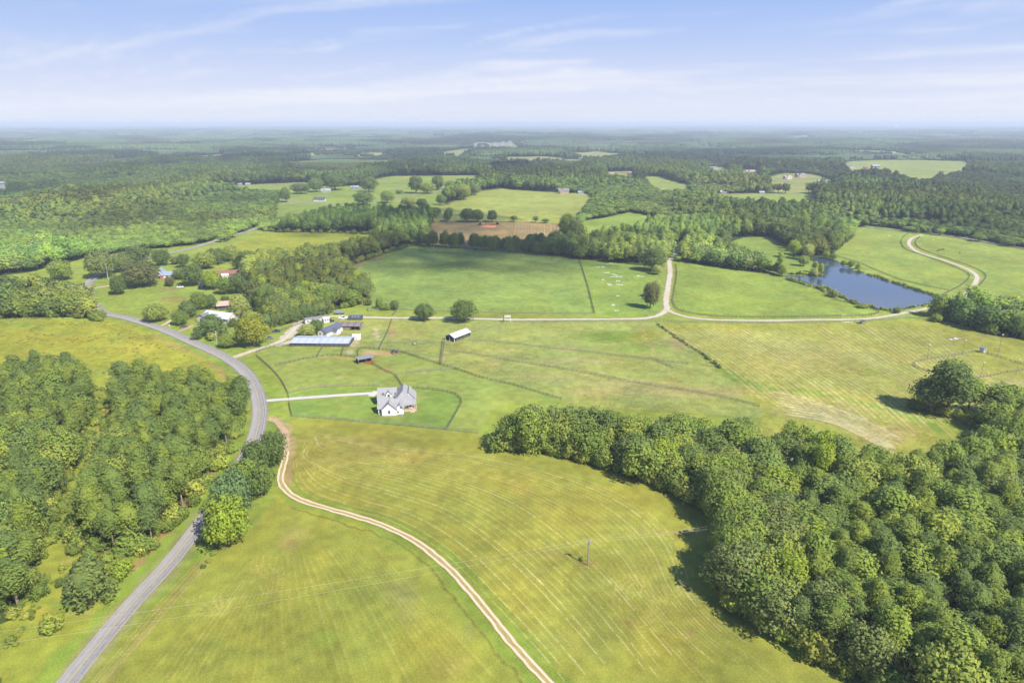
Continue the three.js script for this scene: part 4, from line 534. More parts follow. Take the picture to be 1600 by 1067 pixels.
{
  const r = rng(606); let bright = 0;
  const where = (s) => { const [u, v] = toPx(s.x, 8, s.z); return u < 430 && v > 540 ? 'stand' : 'right'; };
  const near = (s, d) => [[d, 0], [-d, 0], [0, d], [0, -d]].some(([a, b]) => cover(s.x + a, s.z + b) === 'open');
  const place = (s) => {                                                  // where in its wood a tree stands, in words one can check
    const [u, v] = toPx(s.x, 0, s.z), e = near(s, 9);
    if (where(s) === 'stand') { const a = s.t === 'pine', side = a ? 'stand right of the clearing' : 'stand left of the clearing'; return e ? (v < 640 ? 'at the meadow edge, ' + side : u > 210 && a ? 'on the road edge of the pine stand' : 'at the clearing edge, ' + side) : (v < 680 ? 'in the upper part, ' + side : v < 760 ? 'in the middle, ' + side : 'in the lower part, ' + side); }
    const part = u < 950 ? 'left tip' : u < 1130 ? 'left arm' : v > 900 ? 'bottom corner' : u < 1300 ? 'middle' : 'right part';
    return e ? (v > 705 && u < 1420 ? 'on the hay field edge, large wood, ' + part : 'on the pasture edge, large wood, ' + part) : 'inside the large wood, in its ' + part;
  };
  const shade = (o, k) => { const i = toneMats[k].indexOf(o.children[1].material), g = toneMats[k].map((m) => m.color.g), mean = g.reduce((a, b) => a + b, 0) / g.length; return g[i] > mean * 1.02 ? 'lighter green' : g[i] < mean * 0.98 ? 'darker green' : 'mid-green'; };
  for (const s of singles.pine) { const K = KIND.pine, w = where(s), o = tree('pine_tree', 'pine', s.x, s.z, K.rx * 2.05 * s.s * 1.24, K.h * s.h * (w === 'stand' ? 1.0 : 0.96), 'pine', '', 'pine tree', w === 'stand' ? 'pines of the stand left of the county road' : 'pines in the wood right of the hay field'); o.userData.label = shade(o, 'pine') + (s.h > 1.02 ? ' tall' : ' shorter') + ' pine ' + place(s); }
  for (const s of singles.hard) { const K = KIND[s.kind], w = where(s), tone = r() < 0.07 ? 'bright' : undefined, o = tree('hardwood_tree', s.kind, s.x, s.z, K.rx * 2.05 * s.s * (s.kind === 'tall' ? 1.3 : 1.22), K.h * s.h * (s.kind === 'tall' ? 0.92 : s.kind === 'oak' ? 1.28 : 1.02), tone, '', 'tree', w === 'stand' ? 'leafy trees among the pines' : 'leafy trees of the wood right of the hay field'); o.userData.label = (tone ? 'bright yellow-green' : shade(o, s.kind)) + (s.kind === 'tall' ? ' narrow' : s.s > 1.02 ? ' broad' : ' small-crowned') + ' leafy tree ' + place(s); }
}
const rgb = new THREE.Color();
function copies(parent, name, geometry, material, list, set) {            // list of places -> one mass of copies
  if (!list.length) return; const m = new THREE.InstancedMesh(geometry, material, list.length), M = new THREE.Matrix4(), q = new THREE.Quaternion(), up = new THREE.Vector3(0, 1, 0);
  list.forEach((s, i) => { const [sx, sy, c] = set(s, i); M.compose(new THREE.Vector3(s.x, H(s.x, s.z) + (s.y ?? 0), s.z), q.setFromAxisAngle(up, s.a), new THREE.Vector3(sx, sy, sx)); m.setMatrixAt(i, M); m.setColorAt(i, rgb.setRGB(...c)); });
  m.name = name; m.castShadow = m.receiveShadow = true; m.userData.kind = 'stuff'; parent.add(m); return m;
}
function massGroup(name, label, category) { const g = new THREE.Group(); g.name = numbered(name); scene.add(g); return tag(g, label, category, undefined, 'stuff'); }
const whiteLeaf = leafMat(1, 1, 1), solidLeaf = new THREE.MeshPhysicalMaterial({ color: 0xffffff, vertexColors: true, roughness: 1, specularIntensity: 0.1 });
{
  const near = massGroup('woodland', 'green mixed woodland around the farm fields and beyond', 'woodland');
  const r = rng(31), tint = (k) => { const T = TONES[k], c = T[Math.floor(r() * T.length)], f = 0.85 + 0.35 * r(); return [c[0] * f, c[1] * f, c[2] * f]; };
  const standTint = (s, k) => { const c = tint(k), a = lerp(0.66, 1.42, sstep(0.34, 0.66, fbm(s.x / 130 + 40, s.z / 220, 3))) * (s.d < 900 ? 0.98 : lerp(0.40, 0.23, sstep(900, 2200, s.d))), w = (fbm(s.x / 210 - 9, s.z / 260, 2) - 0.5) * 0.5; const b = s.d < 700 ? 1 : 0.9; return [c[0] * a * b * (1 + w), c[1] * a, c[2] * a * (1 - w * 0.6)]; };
  for (const [lod, lo, hi] of [[1, 0, 900], [2, 900, 1e9]]) for (const k of ['pine', 'broad', 'tall', 'oak']) for (let v = 0; v < 3; v++) {
    const list = mass.filter((s, i) => s.kind === k && s.d >= lo && s.d < hi && i % 3 === v), K = KIND[k];
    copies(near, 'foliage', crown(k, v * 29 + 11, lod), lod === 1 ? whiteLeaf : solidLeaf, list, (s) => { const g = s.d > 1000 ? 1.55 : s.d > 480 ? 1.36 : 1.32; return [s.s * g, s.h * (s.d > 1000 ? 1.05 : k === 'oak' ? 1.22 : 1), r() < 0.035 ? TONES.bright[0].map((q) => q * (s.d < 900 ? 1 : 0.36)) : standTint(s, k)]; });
  }
  copies(near, 'foliage', crown('cedar', 3, 2), solidLeaf, mass.filter((s) => s.kind === 'young'), (s) => [s.s * 1.3, s.h * 0.45, tint('pine').map((q) => q * 0.34)]);
}
{ // far woods: each copy is a patch of twenty-odd crowns
  const far = massGroup('far_woodland', 'hazy wooded country stretching to the horizon', 'woodland');
  const patch = (seed) => {
    const r = rng(seed), L = new Leaves(seed);
    for (let i = 0; i < 5; i++) for (let j = 0; j < 5; j++) { const x = (i - 2 + (r() - 0.5) * 0.8) * 9, z = (j - 2 + (r() - 0.5) * 0.8) * 9, h = 11 + 7 * r(), w = 4.4 + 1.8 * r(), k0 = L.c.length; L.core(x, h * 0.56, z, w, h * 0.46, w, 1); const t = 0.75 + 0.5 * r(), hue = (r() - 0.5) * 0.3; for (let k = k0; k < L.c.length; k += 3) { L.c[k] *= t * (1 + hue); L.c[k + 1] *= t; L.c[k + 2] *= t; } for (let c = 0; c < 3; c++) L.clump(x + (r() - 0.5) * w, h * (0.6 + 0.25 * r()), z + (r() - 0.5) * w, 2.4, 0.8, 7, 2.3, 0.8, [x, h * 0.5, z]); }
    return L.build();
  };
  const r = rng(808), bins = [[], [], [], []];
  const run = (z0, z1, step, sc, pad) => { for (let z = z0; z > z1; z -= step) { const half = -z * 0.78 + 60; for (let x = -half; x < half; x += step) { const X = x + (r() - 0.5) * step * 0.5, Z = z + (r() - 0.5) * step * 0.5, t = cover(X, Z); if (t !== 'mix') continue; if (Z > -5000 && [[0, 0], [pad, 0], [-pad, 0], [0, pad], [0, -pad]].some(([a, b]) => cover(X + a, Z + b) === 'open')) { for (let k = 0; k < 9; k++) { const a = X + (r() - 0.5) * step, b = Z + (r() - 0.5) * step; if (cover(a, b) === 'mix') edge.push({ x: a, z: b, s: 1, a: r() * 6.28, h: 0.8 + 0.4 * r() }); } continue; } if (Z < -2600 && fbm(X / 700 + 11, Z / 300 - 4, 3) > (Z < -5000 ? 0.665 : 0.70)) continue; bins[Math.floor(r() * 4)].push({ x: X, z: Z, a: Math.floor(r() * 4) * 1.5708 + (r() - 0.5) * 0.3, sc, y: -1 }); } } };
  const edge = [];
  run(-2200, -6500, 44, 1, 24); run(-6500, -24000, 110, 2.6, 0);
  bins.forEach((b, i) => copies(far, 'foliage', patch(i * 7 + 1), solidLeaf, b, (s) => { const f = (lerp(0.5, 1.75, sstep(0.34, 0.66, fbm(s.x / 380, s.z / 420, 3))) + (r() - 0.5) * 0.2), p = fbm(s.x / 800, s.z / 500, 2); return [s.sc, (s.sc > 2 ? (s.sc > 5 ? 2.2 : 1.35) : 1) * lerp(0.35, 1.35, sstep(0.43, 0.54, fbm(s.x / 330 + 8, s.z / 420, 2))), [lerp(0.038, 0.064, p) * f, lerp(0.064, 0.086, p) * f, 0.029 * f]]; }));
  copies(far, 'foliage', crown('broad', 91, 2), solidLeaf, edge, (s) => [1.15, s.h, [0.052, 0.078, 0.026].map((q) => q * (0.8 + 0.4 * r()))]);
}
{ // brush and saplings: under the woods' edges, in the clearing and the rough meadow
  const under = massGroup('undergrowth', 'low brush and saplings along the wood edges and in the clearing', 'undergrowth');
  const r = rng(515), list = [[], [], []], dry = [];
  const edgeOf = (key, n, out, big) => { const p = poly(WOODS[key][1]); for (let i = 0; i < p.length; i++) { const a = p[i], b = p[(i + 1) % p.length], len = Math.hypot(b[0] - a[0], b[1] - a[1]); if (len > 260) continue; for (let k = 0; k < len * n; k++) { const t = r(), x = lerp(a[0], b[0], t) + (r() - 0.5) * out, z = lerp(a[1], b[1], t) + (r() - 0.5) * out; if (nearRoad(x, z, 3)) continue; list[Math.floor(r() * 3)].push({ x, z, a: r() * 6.28, s: (0.5 + 0.9 * r()) * big }); } } };
  edgeOf('right', 0.9, 4, 1.5); edgeOf('standA', 0.5, 5, 0.9); edgeOf('standB', 0.4, 8, 0.9); edgeOf('pondwood', 0.4, 4, 1.1); edgeOf('westwood', 0.5, 4, 1.0); edgeOf('farmwood', 0.35, 4, 1.0); edgeOf('corner', 0.4, 6, 1.0);
  const C = poly(CLEARING); for (let k = 0; k < 5200; k++) { const x = lerp(-190, -60, r()), z = lerp(-330, -90, r()); if (inside(C, x, z) && cover(x, z) === 'open' && !nearRoad(x, z, 7) && fbm(x / 16, z / 16, 2) > 0.44) list[Math.floor(r() * 3)].push({ x, z, a: r() * 6.28, s: 0.25 + 0.65 * r() * r() }); }
  const B = poly(BRUSH); for (let k = 0; k < 5200; k++) { const x = lerp(-420, -110, r()), z = lerp(-430, -270, r()); if (inside(B, x, z) && cover(x, z) === 'open' && !nearRoad(x, z, 9) && fbm(x / 13 + 6, z / 9, 3) > 0.50) dry.push({ x, z, a: r() * 6.28, s: 0.10 + 0.16 * r() }); }
  { const A = poly(WOODS.standA[1]), Bp = poly(WOODS.standB[1]); for (let k = 0; k < 900; k++) { const x = lerp(-190, -70, r()), z = lerp(-330, -140, r()); if ((inside(A, x, z) || inside(Bp, x, z)) && !nearRoad(x, z, 4)) list[Math.floor(r() * 3)].push({ x, z, a: r() * 6.28, s: 0.7 + 1.1 * r() }); } }
  for (const [u0, v0, u1, v1, n, s] of [[1023, 505, 1050, 522, 12, 0.25], [1050, 522, 1075, 540, 16, 0.3], [1075, 540, 1100, 555, 16, 0.3], [1100, 555, 1127, 576, 18, 0.35], [1285, 448, 1337, 475, 40, 0.45], [1337, 475, 1390, 486, 40, 0.4], [1340, 424, 1465, 463, 70, 0.4], [1228, 436, 1290, 455, 40, 0.5], [1226, 428, 1284, 431, 30, 0.4], [1395, 486, 1462, 474, 26, 0.3], [1360, 429, 1460, 462, 50, 0.35]]) for (let k = 0; k < n; k++) { const t = r(), [x, z] = P(lerp(u0, u1, t), lerp(v0, v1, t)); list[Math.floor(r() * 3)].push({ x: x + (r() - 0.5) * 2.5, z: z + (r() - 0.5) * 3, a: r() * 6.28, s: s * (0.5 + r()) }); }
  const tones = TONES.shrub.concat(TONES.broad.slice(0, 2)), pick = () => { const c = tones[Math.floor(r() * tones.length)], f = 0.75 + 0.4 * r(); return c.map((q) => q * f); };
  list.forEach((l, i) => copies(under, 'foliage', crown('shrub', i * 3 + 2, 0), whiteLeaf, l, (s) => [s.s, s.s * (0.8 + 0.5 * r()), pick()]));
  const tall = massGroup('tall_grass', 'clumps of tall weeds and grass in the rough yellow meadow', 'weeds');
  copies(tall, 'foliage', crown('shrub', 41, 2), whiteLeaf, dry, (s) => { const f = 0.8 + 0.4 * r(), g = fbm(s.x / 30, s.z / 30, 2); return [s.s * 1.5, s.s * 0.6, [lerp(0.24, 0.36, g) * f, lerp(0.30, 0.34, g) * f, 0.06 * f]]; });
}

// ---------------------------------------------------------------- buildings
const M = {
  farwhite: mat(0.25, 0.26, 0.27, 0.8),
  white: mat(0.62, 0.62, 0.61, 0.7), offwhite: mat(0.48, 0.46, 0.43, 0.8), trim: mat(0.78, 0.78, 0.77, 0.6), glass: new THREE.MeshStandardMaterial({ color: new THREE.Color().setRGB(0.03, 0.035, 0.045), roughness: 0.12 }),
  shingleDark: mat(0.075, 0.085, 0.12, 0.85), dark: mat(0.055, 0.056, 0.062, 0.85), brick: mat(0.33, 0.115, 0.075, 0.9), wood: mat(0.20, 0.155, 0.11, 0.9), deck: mat(0.42, 0.31, 0.22, 0.85), tan: mat(0.36, 0.26, 0.20, 0.85), redroof: mat(0.20, 0.085, 0.065, 0.85), whiteMetal: mat(0.80, 0.81, 0.82, 0.4), concrete: mat(0.45, 0.43, 0.40, 0.9), steel: mat(0.40, 0.42, 0.44, 0.5, { metalness: 0.6 }), greyroof: mat(0.17, 0.17, 0.18, 0.85), charcoal: mat(0.07, 0.075, 0.08, 0.7), rubber: mat(0.015, 0.015, 0.016, 0.9), red: mat(0.42, 0.06, 0.035, 0.6), orange: mat(0.50, 0.24, 0.04, 0.6), blackwood: mat(0.10, 0.096, 0.08, 0.9), greywood: mat(0.20, 0.19, 0.14, 0.95), bluegrey: mat(0.20, 0.24, 0.30, 0.8), creosote: mat(0.20, 0.17, 0.145, 0.95), wire: mat(0.36, 0.34, 0.26, 0.8), dirt: mat(0.40, 0.17, 0.085, 1), hay: mat(0.40, 0.32, 0.17, 1),
};
const shingleTex = tex(256, 256, (u, v, x, y) => { const row = Math.floor(v * 32), n = TAB[(row * 57 + Math.floor(u * 24 + (row % 2) * 0.5) * 13) & 65535], e = (v * 32) % 1 < 0.14 ? -22 : 0, q = fbm(u * 6, v * 6, 3) - 0.5; const l = 196 + (n - 0.5) * 34 + e + q * 24; return [l, l * 0.995, l * 1.0]; });
const ribTex = (r, g, b, spread, rust = 0) => tex(512, 64, (u, v, x, y) => { const sheetN = TAB[(Math.floor(u * 16) * 71) & 65535] - 0.5, rib = (u * 48) % 1 < 0.16 ? -16 : 0, n = fbm(u * 30, v * 5, 3) - 0.5, k = rust * sstep(0.42, 0.66, fbm(u * 9 + 4, v * 3, 4)); const l = sheetN * spread + rib + n * spread * 0.8; return [lerp(r + l, 150, k), lerp(g + l, 112, k), lerp(b + l, 100, k)]; });
const texMat = (map, k, rough, more = {}) => new THREE.MeshStandardMaterial({ map, color: new THREE.Color().setRGB(k, k, k), roughness: rough, ...more });
M.shingle = texMat(shingleTex, 0.47, 0.9);
M.blueMetal = texMat(ribTex(200, 208, 222, 26), 0.60, 0.6); M.brightMetal = texMat(ribTex(236, 237, 240, 16), 0.55, 0.5); M.rustMetal = texMat(ribTex(176, 164, 160, 44, 1), 0.40, 0.8); M.greyMetal = texMat(ribTex(150, 160, 176, 24), 0.42, 0.6); M.siding = new THREE.MeshStandardMaterial({ map: tex(8, 128, (u, v) => { const l = (v * 16) % 1 < 0.12 ? 205 : 244; return [l, l, l * 0.99]; }), color: new THREE.Color().setRGB(0.80, 0.80, 0.79), roughness: 0.7 });
M.brickTex = new THREE.MeshStandardMaterial({ map: tex(256, 128, (u, v) => { const row = Math.floor(v * 24), a = (u * 24 + (row % 2) * 0.5), j = (v * 24) % 1 < 0.16 || a % 1 < 0.07, n = TAB[(row * 31 + Math.floor(a) * 17) & 65535] - 0.5; return j ? [176, 150, 136] : [172 + n * 46, 92 + n * 26, 72 + n * 20]; }), color: new THREE.Color().setRGB(0.75, 0.75, 0.75), roughness: 0.9 });
const box = (w, h, d, x, y, z) => { const g = new THREE.BoxGeometry(w, h, d); g.translate(x, y, z); return g; };
function bar(a, b, w, h = w) { const d = new THREE.Vector3(b[0] - a[0], b[1] - a[1], b[2] - a[2]), l = d.length(), g = new THREE.BoxGeometry(w, h, l); g.lookAt(d.normalize()); g.translate((a[0] + b[0]) / 2, (a[1] + b[1]) / 2, (a[2] + b[2]) / 2); return g; }
function solid(faces) {                                                    // a closed shape from polygons given as corner lists
  const p = [], uv = []; for (const f of faces) for (let i = 1; i + 1 < f.length; i++) { const t = [f[0], f[i], f[i + 1]]; t.forEach((q) => p.push(...q)); const a = new THREE.Vector3(...t[0]), n = new THREE.Vector3(...t[1]).sub(a).cross(new THREE.Vector3(...t[2]).sub(a)).normalize(); t.forEach((q) => { const h = Math.abs(n.x) > Math.abs(n.z) ? q[2] : q[0]; uv.push(h / 4, (Math.abs(n.y) > 0.9 ? q[2] : q[1] / Math.max(0.4, Math.hypot(n.x, n.z))) / 4); }); }
  const g = new THREE.BufferGeometry(); g.setAttribute('position', new THREE.Float32BufferAttribute(p, 3)); g.setAttribute('uv', new THREE.Float32BufferAttribute(uv, 2)); g.computeVertexNormals(); return g;
}
// a gabled block: [x0, x1] by [z0, z1], eaves at e, ridge at r along axis 'x' or 'z'
function gableWalls(x0, x1, z0, z1, e, r, axis, base = -0.3) {
  if (axis === 'x') { const c = (z0 + z1) / 2; return solid([[[x0, base, z1], [x1, base, z1], [x1, e, z1], [x0, e, z1]], [[x1, base, z0], [x0, base, z0], [x0, e, z0], [x1, e, z0]], [[x1, base, z1], [x1, base, z0], [x1, e, z0], [x1, r, c], [x1, e, z1]], [[x0, base, z0], [x0, base, z1], [x0, e, z1], [x0, r, c], [x0, e, z0]]]); }
  const c = (x0 + x1) / 2; return solid([[[x0, base, z1], [x1, base, z1], [x1, e, z1], [c, r, z1], [x0, e, z1]], [[x1, base, z0], [x0, base, z0], [x0, e, z0], [c, r, z0], [x1, e, z0]], [[x1, base, z1], [x1, base, z0], [x1, e, z0], [x1, e, z1]], [[x0, base, z0], [x0, base, z1], [x0, e, z1], [x0, e, z0]]]);
}
function slab(a, b, c, d, t = 0.16) { const q = [a, b, c, d], u = q.map(([x, y, z]) => [x, y + t, z]); return solid([u, [q[3], q[2], q[1], q[0]], ...[0, 1, 2, 3].map((i) => [q[i], q[(i + 1) % 4], u[(i + 1) % 4], u[i]])]); }
function gableRoof(x0, x1, z0, z1, e, r, axis, o = 0.45, hip0 = 0, hip1 = 0) {   // two slopes; hip0 / hip1 pull the ridge in at either end
  const T = 0.02;
  if (axis === 'x') { const c = (z0 + z1) / 2, s = (r - e) / ((z1 - z0) / 2), E = e - s * o + T; return [slab([x0 - o, E, z1 + o], [x1 + o, E, z1 + o], [x1 + o - hip1, r + T, c], [x0 - o + hip0, r + T, c]), slab([x1 + o, E, z0 - o], [x0 - o, E, z0 - o], [x0 - o + hip0, r + T, c], [x1 + o - hip1, r + T, c])]; }
  const c = (x0 + x1) / 2, s = (r - e) / ((x1 - x0) / 2), E = e - s * o + T;
  return [slab([x1 + o, E, z1 + o], [x1 + o, E, z0 - o], [c, r + T, z0 - o + hip0], [c, r + T, z1 + o - hip1]), slab([x0 - o, E, z0 - o], [x0 - o, E, z1 + o], [c, r + T, z1 + o - hip1], [c, r + T, z0 - o + hip0])];
}
const tri3 = (a, b, c, t = 0.16) => { const u = [a, b, c].map(([x, y, z]) => [x, y + t, z]); return solid([u, [c, b, a], ...[0, 1, 2].map((i) => [[a, b, c][i], [a, b, c][(i + 1) % 3], u[(i + 1) % 3], u[i]])]); };
// a window or door on a wall that faces +z ('s'), -z ('n'), +x ('e') or -x ('w')
function opening(name, parent, side, x, y, z, w, h, m = M.glass, frame = M.trim) {
  const flat = side === 's' || side === 'n', sgn = side === 's' || side === 'e' ? 1 : -1, f = put(name, [flat ? box(w + 0.2, h + 0.2, 0.06, x, y, z + sgn * 0.035) : box(0.06, h + 0.2, w + 0.2, x + sgn * 0.035, y, z)], frame, parent);
  put(name === 'door' ? 'panel' : 'pane', [flat ? box(w, h, 0.05, x, y, z + sgn * 0.072) : box(0.05, h, w, x + sgn * 0.072, y, z)], m, f); return f;
}
const yawOf = (u0, v0, u1, v1) => { const a = P(u0, v0), b = P(u1, v1); return Math.atan2(-(b[1] - a[1]), b[0] - a[0]); };

{ // the white farmhouse: many gables, pale grey shingles, a porch on its right side
  const h = thing('farmhouse', 'large white farmhouse with many pale grey shingled gables inside the fenced lawn', 'house', V3(615, 649), 0.10); h.scale.setScalar(0.93);
  put('wall', [gableWalls(-7.0, 2.6, -8.2, -1.6, 3.1, 6.1, 'x')], M.siding, h); put('wall', [gableWalls(-5.2, 1.4, -6.5, 0, 3.0, 6.0, 'z')], M.siding, h); put('wall', [gableWalls(1.0, 4.4, -8.0, -0.7, 2.9, 5.0, 'z')], M.siding, h);
  put('wall', [gableWalls(-0.6, 8.2, -20.5, -12.0, 3.2, 7.4, 'z'), box(8.8, 3.5, 5.0, 3.8, 1.45, -9.5)], M.siding, h); put('wall', [gableWalls(3.6, 9.4, -19.4, -11.6, 3.2, 6.4, 'z')], M.siding, h); put('wall', [gableWalls(-8.0, 0.4, -20.2, -12.2, 3.3, 7.3, 'x')], M.siding, h); put('wall', [gableWalls(-5.6, -0.4, -12.6, -7.8, 2.8, 4.9, 'x')], M.siding, h);
  put('roof', gableRoof(-7.0, 2.6, -8.2, -1.6, 3.1, 6.1, 'x'), M.shingle, h); put('roof', gableRoof(-5.2, 1.4, -6.5, 0, 3.0, 6.0, 'z'), M.shingle, h); put('roof', gableRoof(1.0, 4.4, -8.0, -0.7, 2.9, 5.0, 'z', 0.35), M.shingle, h);
  const mainRoof = put('roof', [...gableRoof(-0.6, 8.2, -20.5, -7.0, 3.2, 7.4, 'z', 0.45, 0, 4.2), tri3([-1.05, 2.79, -6.55], [8.65, 2.79, -6.55], [3.8, 7.42, -10.75])], M.shingle, h);
  put('roof', gableRoof(3.6, 9.4, -19.4, -11.6, 3.2, 6.4, 'z'), M.shingle, h); const wing = put('roof', gableRoof(-8.0, 0.4, -20.2, -12.2, 3.3, 7.3, 'x'), M.shingle, h); put('roof', gableRoof(-5.6, -0.4, -12.6, -7.8, 2.8, 4.9, 'x', 0.3), M.shingle, h);
  put('dormer', [gableWalls(-4.2, -1.6, -15.4, -12.6, 5.4, 6.7, 'z', 3.6)], M.siding, wing); put('dormer_roof', gableRoof(-4.2, -1.6, -15.6, -12.6, 5.4, 6.7, 'z', 0.3), M.shingle, wing); put('skylight', [slab([-6.2, 4.65, -13.4], [-5.1, 4.65, -13.4], [-5.1, 5.3, -14.1], [-6.2, 5.3, -14.1], 0.28)], M.charcoal, wing); opening('window', wing, 's', -2.9, 4.7, -12.6, 1.1, 1.0);
  put('chimney', [box(1.0, 2.6, 0.9, 0.5, 6.0, -9.6)], M.greyroof, mainRoof);
  put('porch_roof', [slab([3.9, 2.7, -3.6], [10.4, 2.55, -6.2], [9.2, 3.45, -10.6], [4.0, 4.3, -9.0])], M.shingle, h); put('porch_deck', [box(5.8, 0.4, 6.2, 7.2, 0.2, -6.6)], M.deck, h);
  for (const [x, z] of [[4.8, -3.9], [6.4, -4.4], [8.0, -4.9], [9.7, -5.7], [9.6, -8.0]]) put('post', [box(0.22, 2.5, 0.22, x, 1.35, z)], M.wood, h);
  put('step', [box(2.0, 0.2, 1.2, 8.4, 0.1, -2.9)], M.deck, h);
  opening('window', h, 's', -2.0, 1.7, 0, 0.9, 1.6); opening('window', h, 's', 1.95, 1.3, -0.7, 0.7, 1.0); opening('window', h, 's', 3.3, 3.4, -0.7, 0.9, 0.7); opening('window', h, 's', -6.1, 1.7, -1.6, 0.9, 1.3); opening('window', h, 'e', 4.4, 1.6, -3.0, 1.2, 1.9); opening('window', h, 'w', -7, 1.7, -4.8, 1.2, 1.4); opening('window', h, 's', 2.4, 1.7, -7.0, 1.2, 1.4); opening('door', h, 's', 6.0, 1.5, -7.0, 1.1, 2.1, M.wood); opening('window', h, 's', 7.3, 1.7, -7.0, 1.1, 1.5); opening('window', h, 'e', 9.4, 1.7, -15, 1.3, 1.5); opening('window', h, 'w', -8, 5.2, -16.2, 1.0, 1.2);
  for (const z of [-18.2, -14.9]) opening('garage_door', h, 'w', -8, 1.35, z, 2.6, 2.3, M.trim);
  put('condenser', [box(0.9, 0.8, 0.9, 3.6, 0.4, 0.6)], M.steel, h);
}
{ // the long low barn
  const t = thing('horse_barn', 'long low horse barn with a pale blue metal roof beside the paddocks', 'barn', V3(499, 541.5), yawOf(454, 541, 543, 542)), L = 32.5;
  put('wall', [gableWalls(-L / 2, L / 2, -12.6, 0, 1.9, 2.95, 'x')], M.dark, t);
  put('roof', gableRoof(-L / 2, -0.6, -12.9, 0.3, 1.95, 3.05, 'x', 0.3), M.blueMetal, t); put('roof', gableRoof(0.1, L / 2, -12.2, -0.1, 1.9, 2.95, 'x', 0.3), M.blueMetal, t);
  put('ridge_cap', [bar([-L / 2 - 0.3, 3.26, -6.3], [-0.4, 3.26, -6.3], 0.4, 0.1)], M.greyMetal, t);
  for (let k = 0; k < 12; k++) opening('stall_door', t, 's', -L / 2 + 1.4 + k * 2.7, 0.8, 0, 1.2, 1.5, M.charcoal, M.blackwood);
}
{ // rusty open shed and the white cottage it adjoins
  const t = thing('rusty_shed', 'open-fronted shed with a rusty mottled metal roof behind the long barn', 'shed', V3(543, 516), yawOf(525, 516, 561, 516.5)), L = 15.6;
  put('wall', [box(L, 2.6, 0.2, 0, 1.3, -5.4), box(0.2, 2.6, 5.4, -L / 2 + 0.1, 1.3, -2.7), box(0.2, 2.6, 5.4, L / 2 - 0.1, 1.3, -2.7), box(4.6, 2.4, 0.16, -0.6, 1.2, -0.2)], M.greywood, t);
  put('roof', [slab([-L / 2 - 0.4, 2.5, 0.5], [L / 2 + 0.4, 2.5, 0.5], [L / 2 + 0.4, 4.1, -3.6], [-L / 2 - 0.4, 4.1, -3.6]), slab([L / 2 + 0.4, 2.8, -6.2], [-L / 2 - 0.4, 2.8, -6.2], [-L / 2 - 0.4, 4.1, -3.6], [L / 2 + 0.4, 4.1, -3.6])], M.rustMetal, t);
  for (let k = 0; k < 6; k++) put('post', [box(0.18, 2.5, 0.18, -L / 2 + 0.4 + k * (L - 0.8) / 5, 1.25, 0.1)], M.wood, t);
  put('partition', [box(0.12, 2.2, 4.6, 2.4, 1.1, -2.6), box(0.12, 2.2, 4.6, -3.2, 1.1, -2.6)], M.dark, t);
  const c = thing('cottage', 'small white cottage with a dark blue-grey roof between barn and rusty shed', 'cottage', V3(503.5, 525.5), -0.42);
  put('wall', [gableWalls(-3.3, 3.3, -14.5, 0, 2.7, 4.6, 'z')], M.white, c); put('roof', gableRoof(-3.3, 3.3, -14.5, 0, 2.7, 4.6, 'z', 0.5), M.shingleDark, c); put('wall', [gableWalls(2.6, 6.4, -8.6, -5.0, 2.5, 3.8, 'x')], M.white, c); put('roof', gableRoof(2.6, 6.4, -8.6, -5.0, 2.5, 3.8, 'x', 0.35), M.shingleDark, c);
  opening('window', c, 's', -1.4, 1.5, 0, 0.9, 1.1); opening('window', c, 's', 1.4, 1.5, 0, 0.9, 1.1); opening('door', c, 'e', 3.3, 1.1, -2.4, 0.9, 2.0, M.offwhite); opening('window', c, 'w', -3.3, 1.5, -5, 1, 1.1);
}
{ // the mobile home by the drive
  const t = thing('mobile_home', 'long white mobile home with a grey flat roof beside the farm drive', 'mobile home', V3(494, 503.5), yawOf(477, 504.5, 512, 499.5));
  put('wall', [box(14.5, 2.7, 4.2, 0, 1.75, 0)], M.offwhite, t); put('roof', gableRoof(-7.25, 7.25, -2.1, 2.1, 3.1, 3.5, 'x', 0.2), M.greyroof, t); put('skirting', [box(14.3, 0.5, 4.0, 0, 0.2, 0)], M.concrete, t);
  put('porch', [box(3.4, 2.6, 2.4, 5.2, 1.4, 3.3)], M.white, t); put('porch_roof', [slab([3.2, 2.75, 4.8], [7.2, 2.75, 4.8], [7.2, 3.1, 2.1], [3.2, 3.1, 2.1])], M.whiteMetal, t);
  for (const x of [-5.6, -2.8, 0.4]) opening('window', t, 's', x, 1.9, 2.1, 1.1, 0.9); for (const x of [4.4, 6.0]) opening('window', t, 's', x, 1.7, 4.5, 0.9, 1.0); put('vent', [box(0.6, 0.4, 0.6, 3, 3.6, 0), box(0.6, 0.4, 0.6, -2, 3.6, 0)], M.charcoal, t);
}
{
  const t = thing('storage_shed', 'small white storage shed at the right end of the long barn', 'shed', V3(556.6, 531.3), 0.08);
  put('wall', [gableWalls(-2.1, 2.1, -3.2, 0, 2.3, 2.9, 'x')], M.white, t); put('roof', gableRoof(-2.1, 2.1, -3.2, 0, 2.3, 3.0, 'x', 0.2), M.whiteMetal, t); opening('door', t, 's', 0, 1.05, 0, 1.3, 1.9, M.offwhite);
}
